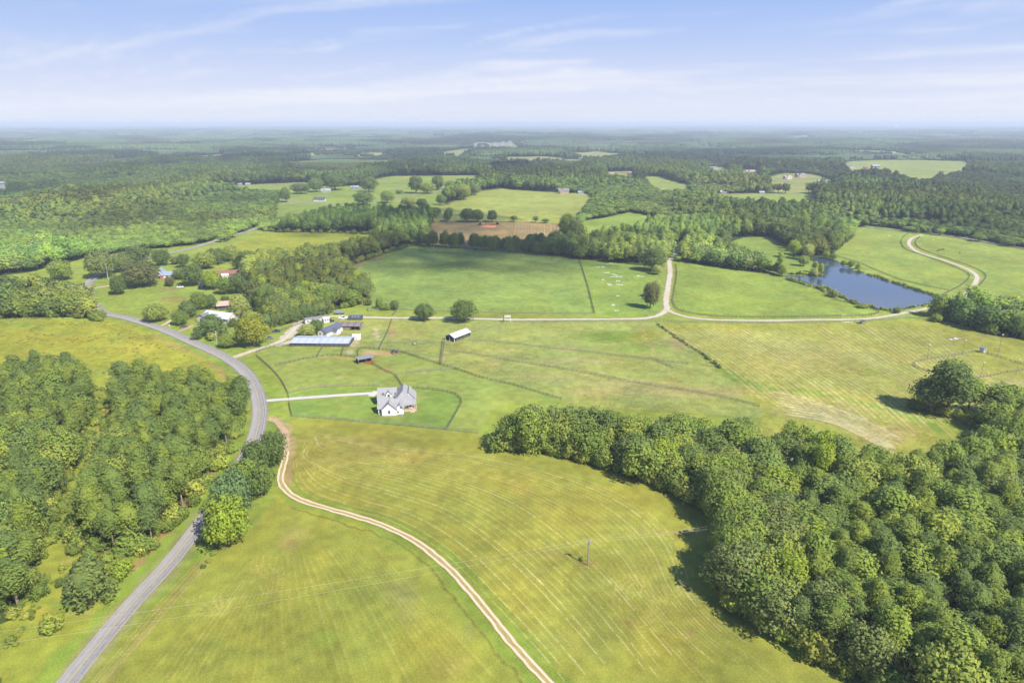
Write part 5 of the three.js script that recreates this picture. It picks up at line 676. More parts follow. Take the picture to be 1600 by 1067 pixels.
function lean(name, label, u, v, yaw, w, d, h0, h1, roof, wall) {          // an open run-in shed on posts
  const t = thing(name, label, 'shelter', V3(u, v), yaw);
  put('wall', [box(w, h1 - 0.3, 0.12, 0, (h1 - 0.3) / 2, -d), box(0.12, h0, d, -w / 2, h0 / 2, -d / 2)], wall, t); put('roof', [slab([-w / 2 - 0.3, h0, 0.4], [w / 2 + 0.3, h0, 0.4], [w / 2 + 0.3, h1, -d - 0.3], [-w / 2 - 0.3, h1, -d - 0.3], 0.12)], roof, t);
  for (const x of [-w / 2 + 0.1, 0, w / 2 - 0.1]) { put('post', [box(0.16, h0, 0.16, x, h0 / 2, 0)], M.greywood, t); } return t;
}
lean('run_in_shed', 'small dark run-in shelter with a grey metal roof on red bare earth', 572, 567, yawOf(563, 568, 582, 564.5), 8.2, 3.6, 2.4, 2.9, M.greyroof, M.dark);
{ // the shelter with the bright roof
  const t = thing('hay_barn', 'open-sided hay barn with a bright white metal roof alone in the pasture', 'barn', V3(703, 533), -0.62), L = 15.5; t.scale.setScalar(0.93);
  put('roof', gableRoof(-3.5, 3.5, -L, 0, 2.7, 4.4, 'z', 0.45), M.brightMetal, t);
  put('gable_panel', [solid([[[-3.5, 2.5, 0], [3.5, 2.5, 0], [3.5, 2.75, 0], [0, 4.35, 0], [-3.5, 2.75, 0]], [[3.5, 2.5, -0.08], [-3.5, 2.5, -0.08], [-3.5, 2.75, -0.08], [0, 4.35, -0.08], [3.5, 2.75, -0.08]]])], M.dark, t);
  put('wall', [box(0.1, 2.4, L, -3.3, 1.2, -L / 2), box(6.6, 2.5, 0.1, 0, 1.25, -L), box(0.1, 1.3, L - 0.4, 3.3, 0.65, -L / 2), box(3.0, 2.4, 0.1, 1.7, 1.2, -0.2), box(0.1, 2.6, 5, 0, 1.3, -4)], M.dark, t);
  for (let k = 0; k < 6; k++) for (const x of [-3.4, 3.4]) put('post', [box(0.2, 2.7, 0.2, x, 1.35, -k * L / 5 - 0.05)], k ? M.greywood : M.trim, t);
  put('post', [box(0.2, 3.0, 0.2, -0.2, 1.5, 0.04)], M.trim, t); put('hay_stack', [box(2.6, 1.5, 4, -1.6, 0.75, -9), box(2.2, 1.3, 3, 1.5, 0.65, -12)], M.hay, t);
}
{
  const t = thing('ranch_house', 'long white-roofed ranch house behind a wide dark evergreen', 'house', V3(336, 503), yawOf(312, 500, 360, 503) - 0.16);
  put('wall', [gableWalls(-10, 10, -9.5, 0, 2.9, 5.4, 'x')], M.offwhite, t); put('roof', gableRoof(-10, 10, -9.5, 0, 2.9, 5.4, 'x', 0.6), M.brightMetal, t); put('wall', [gableWalls(-11.5, -4.5, -4, 3.2, 2.8, 4.8, 'z')], M.offwhite, t); put('roof', gableRoof(-11.5, -4.5, -4, 3.2, 2.8, 4.8, 'z', 0.5), M.greyMetal, t);
  for (const x of [-1, 3, 7]) opening('window', t, 's', x, 1.6, 0, 1.3, 1.2); opening('door', t, 's', 1, 1.1, 0, 1, 2, M.wood); opening('window', t, 's', -8, 1.6, 3.2, 1.6, 1.2); opening('window', t, 'e', 10, 1.7, -4.5, 1.2, 1.2);
}
{
  const t = thing('cabin', 'low cabin with a faded tan-pink roof behind the white-roofed house', 'cabin', V3(352, 482), 0.35);
  put('wall', [gableWalls(-4.6, 4.6, -6, 0, 2.5, 4.3, 'x')], M.wood, t); put('roof', [slab([-5.6, 2.2, 1.6], [5.6, 2.2, 1.6], [5.2, 4.45, -3], [-5.2, 4.45, -3]), slab([5.6, 2.3, -7], [-5.6, 2.3, -7], [-5.2, 4.45, -3], [5.2, 4.45, -3])], M.tan, t);
  for (const x of [-5, 0, 5]) put('post', [box(0.16, 2.2, 0.16, x, 1.1, 1.3)], M.wood, t); opening('window', t, 's', -2.2, 1.5, 0, 1, 1); opening('door', t, 's', 1.2, 1.05, 0, 0.9, 2, M.dark);
}
{
  const t = thing('brick_house', 'red brick house with a white gable and slate grey roof near the road bend', 'house', V3(261, 435.5), 0.22);
  put('wall', [gableWalls(-5.4, 9.5, -8.5, 0, 2.9, 5.0, 'x')], M.brickTex, t); put('roof', gableRoof(-5.4, 9.5, -8.5, 0, 2.9, 5.0, 'x', 0.6), M.bluegrey, t);
  put('gable_front', [gableWalls(-10.4, -2.4, -12, -1.8, 3.0, 7.2, 'z')], M.white, t); put('roof', gableRoof(-10.4, -2.4, -12, -1.8, 3.0, 7.2, 'z', 0.5), M.bluegrey, t); put('base_wall', [box(8.1, 1.9, 0.1, -6.4, 0.7, -1.72)], M.brickTex, t);
  for (const x of [-2, 1.6, 5.6]) opening('window', t, 's', x, 1.6, 0, 1.2, 1.3, x === 5.6 ? M.glass : M.trim); opening('window', t, 's', -6.4, 3.6, -1.8, 1.2, 1.3); put('chimney', [box(0.9, 3, 0.9, 3.5, 4.8, -4.2)], M.brick, t);
  const w = put('wall', [gableWalls(9, 14.5, -16, -9, 2.4, 3.8, 'x')], M.brickTex, t); put('roof', gableRoof(9, 14.5, -16, -9, 2.4, 3.8, 'x', 0.4), M.bluegrey, w);
}
{
  const t = thing('red_roof_house', 'house with a dull red roof half hidden among the yard trees', 'house', V3(357, 433), 0.30);
  put('wall', [gableWalls(-8, 8, -8, 0, 2.7, 4.9, 'x')], M.offwhite, t); put('roof', gableRoof(-8, 8, -8, 0, 2.7, 4.9, 'x', 0.6), M.redroof, t); opening('window', t, 's', -4, 1.5, 0, 1.2, 1.2); opening('window', t, 's', 4, 1.5, 0, 1.2, 1.2); opening('door', t, 's', 0, 1.05, 0, 1, 2, M.wood);
  const s = thing('garden_shed', 'small white metal shed in front of the red-roofed house', 'shed', V3(351, 434.5), 0.2);
  put('wall', [gableWalls(-2.4, 2.4, -3.4, 0, 2.3, 3.2, 'x')], M.white, s); put('roof', gableRoof(-2.4, 2.4, -3.4, 0, 2.3, 3.2, 'x', 0.25), M.whiteMetal, s); opening('door', s, 's', 0, 1, 0, 1.2, 1.9, M.steel);
  const q = thing('grey_shed', 'grey gabled shed beside the bright yellow-green tree', 'shed', V3(319, 450), 0.5);
  put('wall', [gableWalls(-3, 3, -7, 0, 2.4, 4.6, 'z')], M.bluegrey, q); put('roof', gableRoof(-3, 3, -7, 0, 2.4, 4.6, 'z', 0.4), M.greyMetal, q); opening('door', q, 's', 0, 1.1, 0, 2.0, 2.1, M.dark);
}
{
  const t = thing('announcer_booth', 'tiny pinkish-white booth at the far corner of the fenced arena', 'booth', V3(1536, 550.5), 0.5);
  put('wall', [box(2.5, 2.5, 2.2, 0, 1.25, 0)], M.offwhite, t); put('roof', [slab([-1.5, 2.5, 1.4], [1.5, 2.5, 1.4], [1.5, 2.9, -1.4], [-1.5, 2.9, -1.4], 0.1)], M.greyMetal, t); opening('window', t, 's', 0, 1.6, 1.1, 1.3, 0.8);
  const w = thing('water_trough', 'pale stone trough on a worn patch in the striped hay field', 'trough', V3(1494, 530), 0.1);
  put('basin', [box(2.6, 0.7, 0.2, 0, 0.35, 0.6), box(2.6, 0.7, 0.2, 0, 0.35, -0.6), box(0.2, 0.7, 1.0, 1.2, 0.35, 0), box(0.2, 0.7, 1.0, -1.2, 0.35, 0), box(2.3, 0.2, 1.0, 0, 0.1, 0)], M.offwhite, w); put('pad', [box(2.0, 0.08, 2.0, -2.6, 0.05, 0.1)], M.concrete, w); put('stock_tank', [new THREE.CylinderGeometry(0.8, 0.8, 0.6, 20).translate(2.4, 0.3, -0.3)], M.steel, w);
  const f = thing('hay_feeder', 'dark covered hay feeder beside the drive near the dam', 'feeder', V3(1348, 506), 0.2);
  put('roof', [slab([-1.4, 2.0, 1.1], [1.4, 2.0, 1.1], [1.4, 2.3, -1.1], [-1.4, 2.3, -1.1], 0.1)], M.charcoal, f); put('rack', [box(2.2, 0.9, 1.4, 0, 0.9, 0)], M.greywood, f); for (const x of [-1.2, 1.2]) for (const z of [-0.9, 0.9]) put('post', [box(0.14, 2.1, 0.14, x, 1.05, z)], M.greywood, f);
  const b = thing('concrete_slab', 'pale flat slab lying by the fence south of the pond drive', 'slab', V3(1322, 503.5), 0);
  put('slab_top', [box(5.4, 0.18, 1.4, 0, 0.13, 0), box(1.3, 0.5, 0.5, 3.6, 0.25, 0.4)], M.offwhite, b);
}
// generic far houses: each a main block with a cross gable, windows, door and chimney
function farHouse(u, v, wpx, label, { wall = M.offwhite, roof = M.greyroof, yaw = 0, tall = 1, wing = 1, category = 'house', group } = {}) {
  const s = mpp(u, v), W = wpx * s * 0.8, k = W / 18, D = Math.min(11, 8 * k + 2), e = 2.9 * tall * Math.max(0.75, Math.min(1.25, k)), r = e + D * 0.33, t = thing(category === 'barn' ? 'farm_building' : 'country_house', label, category, V3(u, v), yaw, group);
  if (wall === M.white) wall = M.farwhite; if (roof === M.whiteMetal) roof = M.farwhite; put('wall', [gableWalls(-W / 2, W / 2, -D, 0, e, r, 'x', -2)], wall, t); put('roof', gableRoof(-W / 2, W / 2, -D, 0, e, r, 'x', 0.5), roof, t);
  if (wing) { put('wing', [gableWalls(-W * 0.36, -W * 0.04, -D * 0.6, 2.2, e, r * 1.06, 'z', -2)], wall, t); put('roof', gableRoof(-W * 0.36, -W * 0.04, -D * 0.6, 2.2, e, r * 1.06, 'z', 0.4), roof, t); opening('window', t, 's', -W * 0.2, e * 0.55, 2.2, 1.6, 1.5); }
  for (const f of [0.1, 0.24, 0.4]) opening('window', t, 's', W * f, e * 0.55, 0, W * 0.06, 1.4); opening('door', t, 's', W * 0.02, 1.1, 0, 1.1, 2.1, M.wood); if (wing) put('chimney', [box(0.9, 2, 0.9, W * 0.3, r, -D * 0.5)], M.brick, t);
  return t;
}
farHouse(881, 303.5, 20, 'large grey-roofed brick house at the right corner of the far hay field', { wall: M.tan, roof: M.greyroof, tall: 1.7 });
farHouse(908, 303.8, 11, 'small pale garage right of the large house at the far hay field', { wall: M.white, roof: M.bluegrey, wing: 0, yaw: 0.2 });
farHouse(976, 280, 15, 'red-roofed house deep in the trees above the glade', { wall: M.tan, roof: M.redroof, tall: 1.6, yaw: 0.5 }); farHouse(957, 273, 8, 'small pale outbuilding left of the red-roofed house in the trees', { wing: 0, roof: M.tan }); farHouse(984, 271.5, 7, 'small pale building behind the red-roofed house in the trees', { wing: 0, roof: M.tan, wall: M.tan });
farHouse(1132, 304.5, 16, 'white house facing the lane at the wood edge beyond the glade', { wall: M.white, roof: M.offwhite, tall: 1.3 }); farHouse(1191, 306.6, 10, 'small white barn on the green strip right of the white lane house', { wall: M.white, roof: M.whiteMetal, wing: 0, category: 'barn' });
farHouse(1173, 271.5, 17, 'brick house with a tan roof alone among the eastern woods', { wall: M.tan, roof: M.tan, tall: 1.4, yaw: -0.2 }); farHouse(1116, 264.5, 13, 'grey-roofed house nearly lost in the trees left of the tan-roofed one', { roof: M.greyroof, tall: 1.3 }); farHouse(1136, 270, 6, 'tiny tan roof between two houses in the eastern woods', { roof: M.tan, wing: 0 });
farHouse(1233, 280, 15, 'pinkish brick house, left of the pair on the eastern lawns', { wall: M.offwhite, roof: M.tan, tall: 1.5, yaw: 0.3 }); farHouse(1253, 277, 18, 'wide grey-roofed house, right of the pair on the eastern lawns', { wall: M.tan, roof: M.greyroof, tall: 1.5, yaw: 0.2 }); farHouse(1286, 286.5, 16, 'grey-roofed house at the foot of the eastern lawns', { wall: M.offwhite, roof: M.bluegrey, tall: 1.3 });
farHouse(1332, 262.5, 12, 'pale farmhouse at the left end of the ridge field', { wall: M.offwhite, roof: M.greyroof, tall: 1.2 }); farHouse(1354, 263, 8, 'red barn at the near edge of the ridge field', { wall: M.red, roof: M.redroof, wing: 0, category: 'barn' }); farHouse(1370, 261.5, 14, 'open barn with a bright white roof on the ridge field', { wall: M.dark, roof: M.whiteMetal, wing: 0, category: 'barn' });
farHouse(509, 301, 18, 'white house with a tin roof on the far left lawn', { wall: M.white, roof: M.whiteMetal, yaw: 0.3, tall: 1.2 }); farHouse(498, 314.5, 22, 'long low dark-roofed house below the white house on the far lawn', { wall: M.offwhite, roof: M.charcoal, wing: 0 }); farHouse(554, 295.5, 15, 'pale blue-roofed house beside the big round dark tree', { wall: M.white, roof: M.bluegrey, tall: 1.3 }); farHouse(648, 318, 13, 'white cottage tucked under the far road trees', { wall: M.white, roof: M.whiteMetal, wing: 0 }); farHouse(686, 296, 10, 'grey bungalow between trees by the far road', { wall: M.bluegrey, roof: M.greyroof, wing: 0 });
farHouse(374, 289.5, 8, 'small white house at the left end of the western lane', { wall: M.white, roof: M.whiteMetal, wing: 0 }); farHouse(386, 289.3, 9, 'long white shed at the right end of the western lane', { wall: M.white, roof: M.whiteMetal, wing: 0, category: 'barn' });
farHouse(1052, 231.5, 12, 'white building with a pale yard far beyond the glade', { wall: M.white, roof: M.whiteMetal, wing: 0 }); farHouse(899, 224.5, 16, 'low white building far off, left of a pale clearing', { wall: M.white, roof: M.whiteMetal, wing: 0 });
{ // faint bright buildings near the horizon
  const far = (u, v, w, h, label, group, m = M.farwhite) => { const s = mpp(u, v), [x, z] = P(u, v), W = w * s, Hh = h * s, t = thing('distant_building', label, 'building', new THREE.Vector3(x, H(x, z), z), 0, group), D = Math.min(60, W * 0.6); put('wall', [box(W, Hh + 16, D, 0, (Hh + 16) / 2, -D / 2)], m, t); put('roof', [slab([-W / 2 - 1, Hh + 16, 1], [W / 2 + 1, Hh + 16, 1], [W / 2 + 1, Hh + 18, -D - 1], [-W / 2 - 1, Hh + 18, -D - 1], 0.6)], M.farwhite, t); return t; };
  far(903, 200.5, 26, 1.4, 'long white warehouse on the horizon, left of the water tower'); far(1066, 202, 18, 1.6, 'bright white warehouse on the horizon, right of the water tower'); far(1078, 198.6, 14, 0.8, 'thin white building behind the bright horizon warehouse'); far(996, 199.5, 8, 1, 'small white building at the foot of the horizon water tower'); far(1013, 199.8, 5, 1, 'tiny white block between the two horizon warehouses'); far(877, 200.4, 6, 0.8, 'tiny white block left of the long horizon warehouse');
  far(363, 206, 6, 1.6, 'tallest white building of the far western town', undefined, M.farwhite); for (const [u, v, w] of [[320, 206.5, 9], [333, 207.2, 7], [346, 206.6, 6], [378, 206.2, 11], [392, 206.8, 8], [403, 207, 9], [418, 208.5, 12], [427, 209.6, 7], [310, 207.5, 6], [386, 208.6, 8]]) far(u, v, w, 0.8, 'pale roof in the far western town near the horizon', 'pale roofs of the far western town');
  for (const [u, v, w] of [[628, 205.6, 10], [640, 205, 14], [653, 205.4, 8], [709, 206.6, 8], [714, 203.6, 7], [730, 197.6, 9], [742, 197, 6]]) far(u, v, w, 0.7, 'pale roof far off above the middle woods near the horizon', 'pale roofs of the far middle town');
  for (const [u, v, w] of [[1536, 208, 10], [1548, 208.2, 8], [1570, 209, 12], [1485, 209.4, 6], [1418, 207.4, 4]]) far(u, v, w, 0.7, 'pale roof far off in the woods at the right horizon', 'pale roofs at the right horizon');
  for (const [u, v, w] of [[774, 229, 9], [786, 227, 8], [797, 226, 9], [742, 233, 6], [754, 234, 7]]) far(u, v, w * 0.7, 0.5, 'pale building beside the far clearing above the hay field', 'pale buildings beside the far clearing');
  far(108, 229, 5, 1.2, 'small white building alone in the far left woods'); far(270, 227, 6, 1, 'left white roof of two in the far woods'); far(277, 227, 6, 1, 'right white roof of two in the far woods'); far(3, 303, 7, 1.2, 'white shed cut by the left picture edge in the woods');
  const tower = (u, v, hp, label, wide) => { const s = mpp(u, v), [x, z] = P(u, v), t = thing('water_tower', label, 'water tower', new THREE.Vector3(x, H(x, z), z)), h = hp * s + 16; put('tank', [new THREE.SphereGeometry(wide * s, 20, 12).scale(1, 0.75, 1).translate(0, h, 0)], M.whiteMetal, t); put('column', [new THREE.CylinderGeometry(wide * s * 0.32, wide * s * 0.5, h, 12).translate(0, h / 2, 0)], M.whiteMetal, t); };
  tower(986, 199.5, 5, 'white water tower standing on the horizon right of centre', 2.0); tower(1401, 201, 1.6, 'bright round white tank on the right horizon', 3.0); tower(813, 199, 4.5, 'thin pale water tower on the horizon near the middle', 1.3);
}

// ---------------------------------------------------------------- fences, gates, poles
function fence(px, label, { rails = 3, h = 1.35, m = M.blackwood, gap = 2.5, step = 1.4, raw } = {}) {
  const pts = raw ?? smooth(poly(px), 1), c = new THREE.CatmullRomCurve3(pts.map(([x, z]) => new THREE.Vector3(x, 0, z))), n = Math.max(1, Math.round(c.getLength() / gap)), q = c.getSpacedPoints(n), o = thing('board_fence', label, 'fence', new THREE.Vector3(q[0].x, H(q[0].x, q[0].z), q[0].z)), r = rng(px.length * 91 + Math.round(px[0][0])), posts = [], boards = [], X = q[0].x, Z = q[0].z, y0 = H(X, Z);
  q.forEach((p, i) => { const y = H(p.x, p.z) - y0; posts.push(box(0.17, h + 0.25, 0.17, p.x - X + (r() - 0.5) * 0.08, (h + 0.05) / 2 + y, p.z - Z)); if (i) for (let k = 0; k < rails; k++) { const hy = h * (k + 0.75) / rails, a = q[i - 1], ya = H(a.x, a.z) - y0; boards.push(bar([a.x - X, hy + ya + (r() - 0.5) * 0.03, a.z - Z], [p.x - X, hy + y + (r() - 0.5) * 0.03, p.z - Z], 0.05, 0.13)); } });
  put('post', posts, m, o).userData.kind = 'stuff'; put('rail', boards, m, o).userData.kind = 'stuff'; return o;
}
const grey = { m: M.greywood };
fence([[400, 557], [412, 567], [425, 579], [440, 597], [449, 615]], 'dark board fence curving along the county road above the house drive', { rails: 3 }); fence([[449.5, 618.5], [451, 622.5]], 'short dark fence piece above the house drive'); fence([[451.5, 630], [453, 640], [456, 650.5]], 'dark board fence along the road side of the lawn', { rails: 3 });
fence([[456, 651], [550, 658.5], [620, 664.5], [697, 671.5]], 'board fence between the farmhouse lawn and the hay field', grey); fence([[697.5, 671.5], [747, 677.5]], 'short fence from the lawn corner towards the big wood', grey);
fence([[451, 615], [475, 609], [512, 605], [575, 603], [592, 603]], 'fence behind the house drive on the left of the farmhouse', grey); fence([[645, 606.5], [687, 611], [710, 617], [721, 626], [717, 638], [702, 664], [698, 671]], 'fence curving round the right side of the lawn', { rails: 3 });
fence([[400, 551], [415, 545], [430, 541], [455, 541.5]], 'fence between the farm drive and the first paddock'); fence([[430, 572], [462, 564.5], [492, 558.5], [525, 556], [560, 559.5]], 'fence crossing the paddocks below the long barn'); fence([[494, 558.5], [504, 543]], 'short dark cross fence below the middle of the long barn'); fence([[532, 557], [537, 543]], 'short dark cross fence below the right end of the long barn');
fence([[580, 569], [590, 574], [602, 581], [616, 587], [627, 602]], 'fence running from the run-in shelter down to the farmhouse', { rails: 3 }); fence([[620, 586], [657, 580.5], [700, 577.5], [711, 576.5]], 'fence joining two paddock fences right of the run-in shelter', grey);
fence([[559, 558], [562, 545], [580, 545.5], [595, 546.5], [625, 550.5], [662, 562.5], [687, 570], [711, 577], [750, 590], [800, 602], [837, 613], [877, 625]], 'long fence running diagonally down the pasture to the big wood', { rails: 3 }); fence([[687, 570], [692, 532]], 'fence leading straight up to the hay barn'); fence([[690, 570], [695.5, 533.5]], 'second fence beside the one leading up to the hay barn', grey);
fence([[729, 522], [755, 515], [785, 506], [786, 501]], 'pale fence from the hay barn to the farm gate', grey); fence([[592, 546], [600, 530], [607, 515], [612, 500]], 'fence along the dusty path up to the farm drive'); fence([[613, 493], [620, 486]], 'short fence piece across the farm drive');
fence([[575, 481], [576, 487], [584, 484.5], [622, 484.2], [700, 487.5], [785, 489], [850, 490], [925, 490.5]], 'low fence along the near edge of the green crop field', grey); fence([[905.5, 407], [910, 421], [917, 443], [929, 490]], 'dark fence between the crop field and the riding field', { rails: 4, h: 1.5 });
fence([[1056, 413], [1057.5, 430], [1054, 455], [1052, 475], [1062, 485.5], [1087, 491.5], [1125, 495], [1200, 496.3], [1275, 495.3], [1314, 494.6]], 'dark fence round the hay field east of the white drive', { rails: 3, h: 1.4 }); fence([[1325, 494.3], [1350, 493.6], [1368, 491], [1374, 487.5], [1362, 482.5], [1337, 476.5], [1312, 471], [1295, 463], [1275, 450], [1250, 440], [1215, 431.5], [1160, 423], [1130, 416.5]], 'fence of the east hay field along the pond', { rails: 3, h: 1.4 });
fence([[800, 503], [900, 503], [1022, 502.6], [1110, 504], [1200, 505], [1275, 504.5], [1350, 502.3], [1400, 498.5], [1430, 497.5], [1457, 501]], 'fence along the south side of the gravel drive', grey); fence([[1026, 506], [1050, 522.5], [1075, 540.5], [1100, 555.5], [1127, 576]], 'overgrown fence running down between two pasture fields', grey); fence([[1097, 571.5], [1112, 573], [1127, 576]], 'short weedy fence end at the foot of the overgrown fence', grey);
fence([[732, 532.5], [762, 534], [800, 537], [862, 545], [900, 548], [950, 554.5], [1000, 560], [1075, 569.5]], 'upper fence crossing the middle of the pasture', grey); fence([[697, 549.5], [720, 551], [750, 556], [800, 564.5], [862, 574], [925, 585.5], [987, 597.5], [1050, 607.5], [1125, 620.5], [1187, 636]], 'lower fence crossing the middle of the pasture', { rails: 3, ...grey }); fence([[1025, 565], [1052, 575.5]], 'short stub of fence below the upper pasture fence', grey);
fence([[1422, 364], [1412, 371], [1409, 381], [1418, 391], [1447, 401], [1498, 420.5], [1515, 430], [1504, 445], [1482, 457], [1466, 466]], 'fence on the pond side of the winding drive', { rails: 3 }); fence([[1438, 370], [1431, 379], [1440, 390], [1487, 406.5], [1527, 421], [1541, 431], [1535.5, 442], [1528, 450]], 'fence on the right side of the winding drive', { rails: 3 }); fence([[1307, 400.5], [1340, 410.5], [1375, 425], [1412, 439], [1462, 450.5], [1482, 454]], 'fence above the far bank of the pond'); fence([[1366, 357], [1425, 364.5]], 'fence along the far lane, left of the cedars', grey); fence([[1453, 367.5], [1475, 370], [1537, 380], [1600, 391], [1700, 408]], 'fence along the far lane, right of the cedars', grey);
fence([[1525, 550.5], [1500, 554], [1462, 560.5], [1434, 565.5], [1429, 571], [1436, 576.5], [1452, 580.5]], 'left fence of the riding arena', { ...grey, rails: 3 }); fence([[1537, 551], [1562, 559.5], [1600, 571], [1660, 590]], 'upper right fence of the riding arena', { ...grey, rails: 3 }); fence([[1640, 568], [1600, 579], [1575, 582.5], [1550, 587.5], [1520, 592.5]], 'lower right fence of the riding arena', { ...grey, rails: 3 });
fence([[420, 522], [450, 513], [478, 503]], 'low dark fence under the windbreak cedars'); fence([[520, 523], [555, 524.5]], 'little garden fence below the rusty shed', grey);
{ // the farm gate
  const t = thing('farm_gate', 'pale pipe gate hung on a tall dark post beside the farm drive', 'gate', V3(787, 504), 0.05);
  put('gate_post', [box(0.4, 5.2, 0.4, 0, 2.6, 0)], M.blackwood, t); put('gate_frame', [bar([0.3, 4.6, 0], [4.3, 4.6, 0], 0.16), bar([0.3, 1.4, -1.4], [4.3, 1.2, -1.4], 0.16), bar([4.3, 0, 0], [4.3, 4.7, 0], 0.18), bar([0.3, 3.4, 0], [4.3, 3.4, 0], 0.12)], M.white, t); put('gate_panel', [box(3.6, 0.9, 0.06, 2.3, 4.0, 0)], M.offwhite, t);
  const g = thing('field_gate', 'pale metal field gate in the fence of the east hay field', 'gate', V3(1319.5, 494.6), 0); put('gate_frame', [0.3, 0.6, 0.9, 1.2].map((y) => bar([-2.7, y, 0], [2.7, y, 0], 0.06)).concat([bar([-2.7, 0.2, 0], [-2.7, 1.4, 0], 0.1), bar([2.7, 0.2, 0], [2.7, 1.4, 0], 0.1)]), M.steel, g);
}
function pole(u, v, h, label, { arm = 0, lamp = 0, m = M.creosote, rad = 0.15, turn = 0, cap } = {}) {
  const t = thing(lamp ? 'light_pole' : 'utility_pole', label, 'pole', V3(u, v), turn); put('shaft', [new THREE.CylinderGeometry(rad * 0.72, rad, h, 10).translate(0, h / 2, 0)], m, t);
  if (arm) { put('crossarm', [box(arm, 0.14, 0.12, 0, h - 0.3, 0.12)], M.greywood, t); for (const x of [-0.45, 0, 0.45]) put('insulator', [new THREE.CylinderGeometry(0.06, 0.08, 0.28, 8).translate(x * arm, h - 0.1, 0.12)], M.offwhite, t); }
  if (lamp) put('floodlight', [box(0.7, 0.5, 0.4, 0, h, 0.2)], M.offwhite, t); if (cap) put('transformer', [new THREE.CylinderGeometry(0.25, 0.25, 0.7, 12).translate(0.35, h - 1.0, 0)], M.steel, t); return t;
}
const mainPole = pole(918.5, 884, 8.3, 'wooden utility pole standing alone in the foreground hay field', { arm: 1.5, cap: 1, rad: 0.17, turn: 0.2 });
pole(155, 730, 9, 'pale utility pole in the clearing through the pine stand', { arm: 1.2, m: M.concrete, turn: 0.2 }); pole(168.5, 437, 13, 'pale pole on the verge inside the county road bend', { m: M.concrete, rad: 0.2, turn: 0.4, arm: 1.4 }); pole(339, 541, 9, 'pole on the roadside lawn below the white-roofed house', { m: M.concrete, arm: 1.2 }); pole(344, 424, 9, 'thin pole beside the red-roofed house', {});
for (const [u, v, h, l] of [[1449, 561, 8, 'light pole behind the left arena fence'], [1505, 553.5, 8, 'light pole behind the middle of the upper arena fence'], [1560, 556.5, 12, 'tallest light pole right of the arena booth'], [1533, 590, 8, 'light pole on the lower fence of the arena'], [1588, 585.5, 8, 'light pole at the right end of the lower arena fence']]) pole(u, v, h, l, { lamp: 1, rad: 0.12 });
{ // the two wires of the line over the foreground fields
  const hp = 8.1, A = (u, v) => { const [x, z] = P(u, v, hp); return new THREE.Vector3(x, hp, z); }, B = mainPole.position, dir = [-0.5, 0.5];
  dir.forEach((d, i) => {
    const pts = [], span = (a, b, sag, n = 14) => { for (let k = 0; k <= n; k++) { const t = k / n, p = new THREE.Vector3().lerpVectors(a, b, t); p.y -= sag * 4 * t * (1 - t); if (!pts.length || pts[pts.length - 1].distanceTo(p) > 0.05) pts.push(p); } };
    const b = new THREE.Vector3(B.x + d * 0.7, hp + 0.05, B.z + d * 0.9); span(A(-40, i ? 1012 : 992), b, i ? 1.5 : 1.1, 26); span(b, A(1150, i ? 819 : 815), 0.7, 14);
    const o = put('power_line', [new THREE.TubeGeometry(new THREE.CatmullRomCurve3(pts), 80, 0.02, 5)], M.wire); tag(o, i ? 'lower front wire of the power line over the foreground fields' : 'upper back wire of the power line over the foreground fields', 'wire');
  });
}

// ---------------------------------------------------------------- vehicles, jumps, horses, small things
function wheels(parent, list, rad, w) { for (const [x, z] of list) { const y = put('wheel', [new THREE.CylinderGeometry(rad, rad, w, 18).rotateX(Math.PI / 2).translate(x, rad, z)], M.rubber, parent); put('rim', [new THREE.CylinderGeometry(rad * 0.55, rad * 0.55, w + 0.02, 12).rotateX(Math.PI / 2).translate(x, rad, z)], M.steel, y); } }
function profile(points, width, bevel = 0.08) { const s = new THREE.Shape(points.map(([x, y]) => new THREE.Vector2(x, y))), g = new THREE.ExtrudeGeometry(s, { depth: width - 2 * bevel, bevelEnabled: true, bevelSize: bevel, bevelThickness: bevel, bevelSegments: 2 }); g.translate(0, 0, -width / 2 + bevel); return g; }
function car(u, v, yaw, paint, label, category, kind) {
  const t = thing(kind === 'pickup' ? 'pickup_truck' : 'parked_car', label, category, V3(u, v), yaw), body = mat(...paint, 0.3);
  if (kind === 'pickup') { put('body', [profile([[-2.8, 0.45], [2.75, 0.45], [2.8, 0.95], [1.3, 1.1], [0.7, 1.15], [-0.9, 1.15], [-0.92, 1.05], [-2.8, 1.05]], 1.9)], body, t); put('cab', [profile([[-0.85, 1.12], [1.25, 1.12], [0.6, 1.8], [-0.6, 1.85]], 1.7)], M.glass, t); put('cab_roof', [box(1.3, 0.1, 1.6, 0, 1.86, 0)], body, t); put('bed', [box(1.6, 0.06, 1.5, -1.85, 1.08, 0)], M.dark, t); }
  else { put('body', [profile([[-2.2, 0.4], [2.2, 0.4], [2.22, 0.8], [1.1, 0.98], [-1.6, 1.0], [-2.2, 0.9]], 1.8)], body, t); put('cabin', [profile([[-1.5, 0.98], [1.0, 0.98], [0.35, 1.45], [-1.0, 1.47]], 1.55)], M.glass, t); put('roof', [box(1.35, 0.08, 1.42, -0.33, 1.5, 0)], body, t); }
  const x = kind === 'pickup' ? 1.8 : 1.4; wheels(t, [[-x, 0.85], [-x, -0.85], [x, 0.85], [x, -0.85]], kind === 'pickup' ? 0.42 : 0.34, 0.25); for (const z of [-0.65, 0.65]) put('headlight', [box(0.08, 0.16, 0.3, kind === 'pickup' ? 2.86 : 2.26, 0.74, z)], M.trim, t); return t;
}
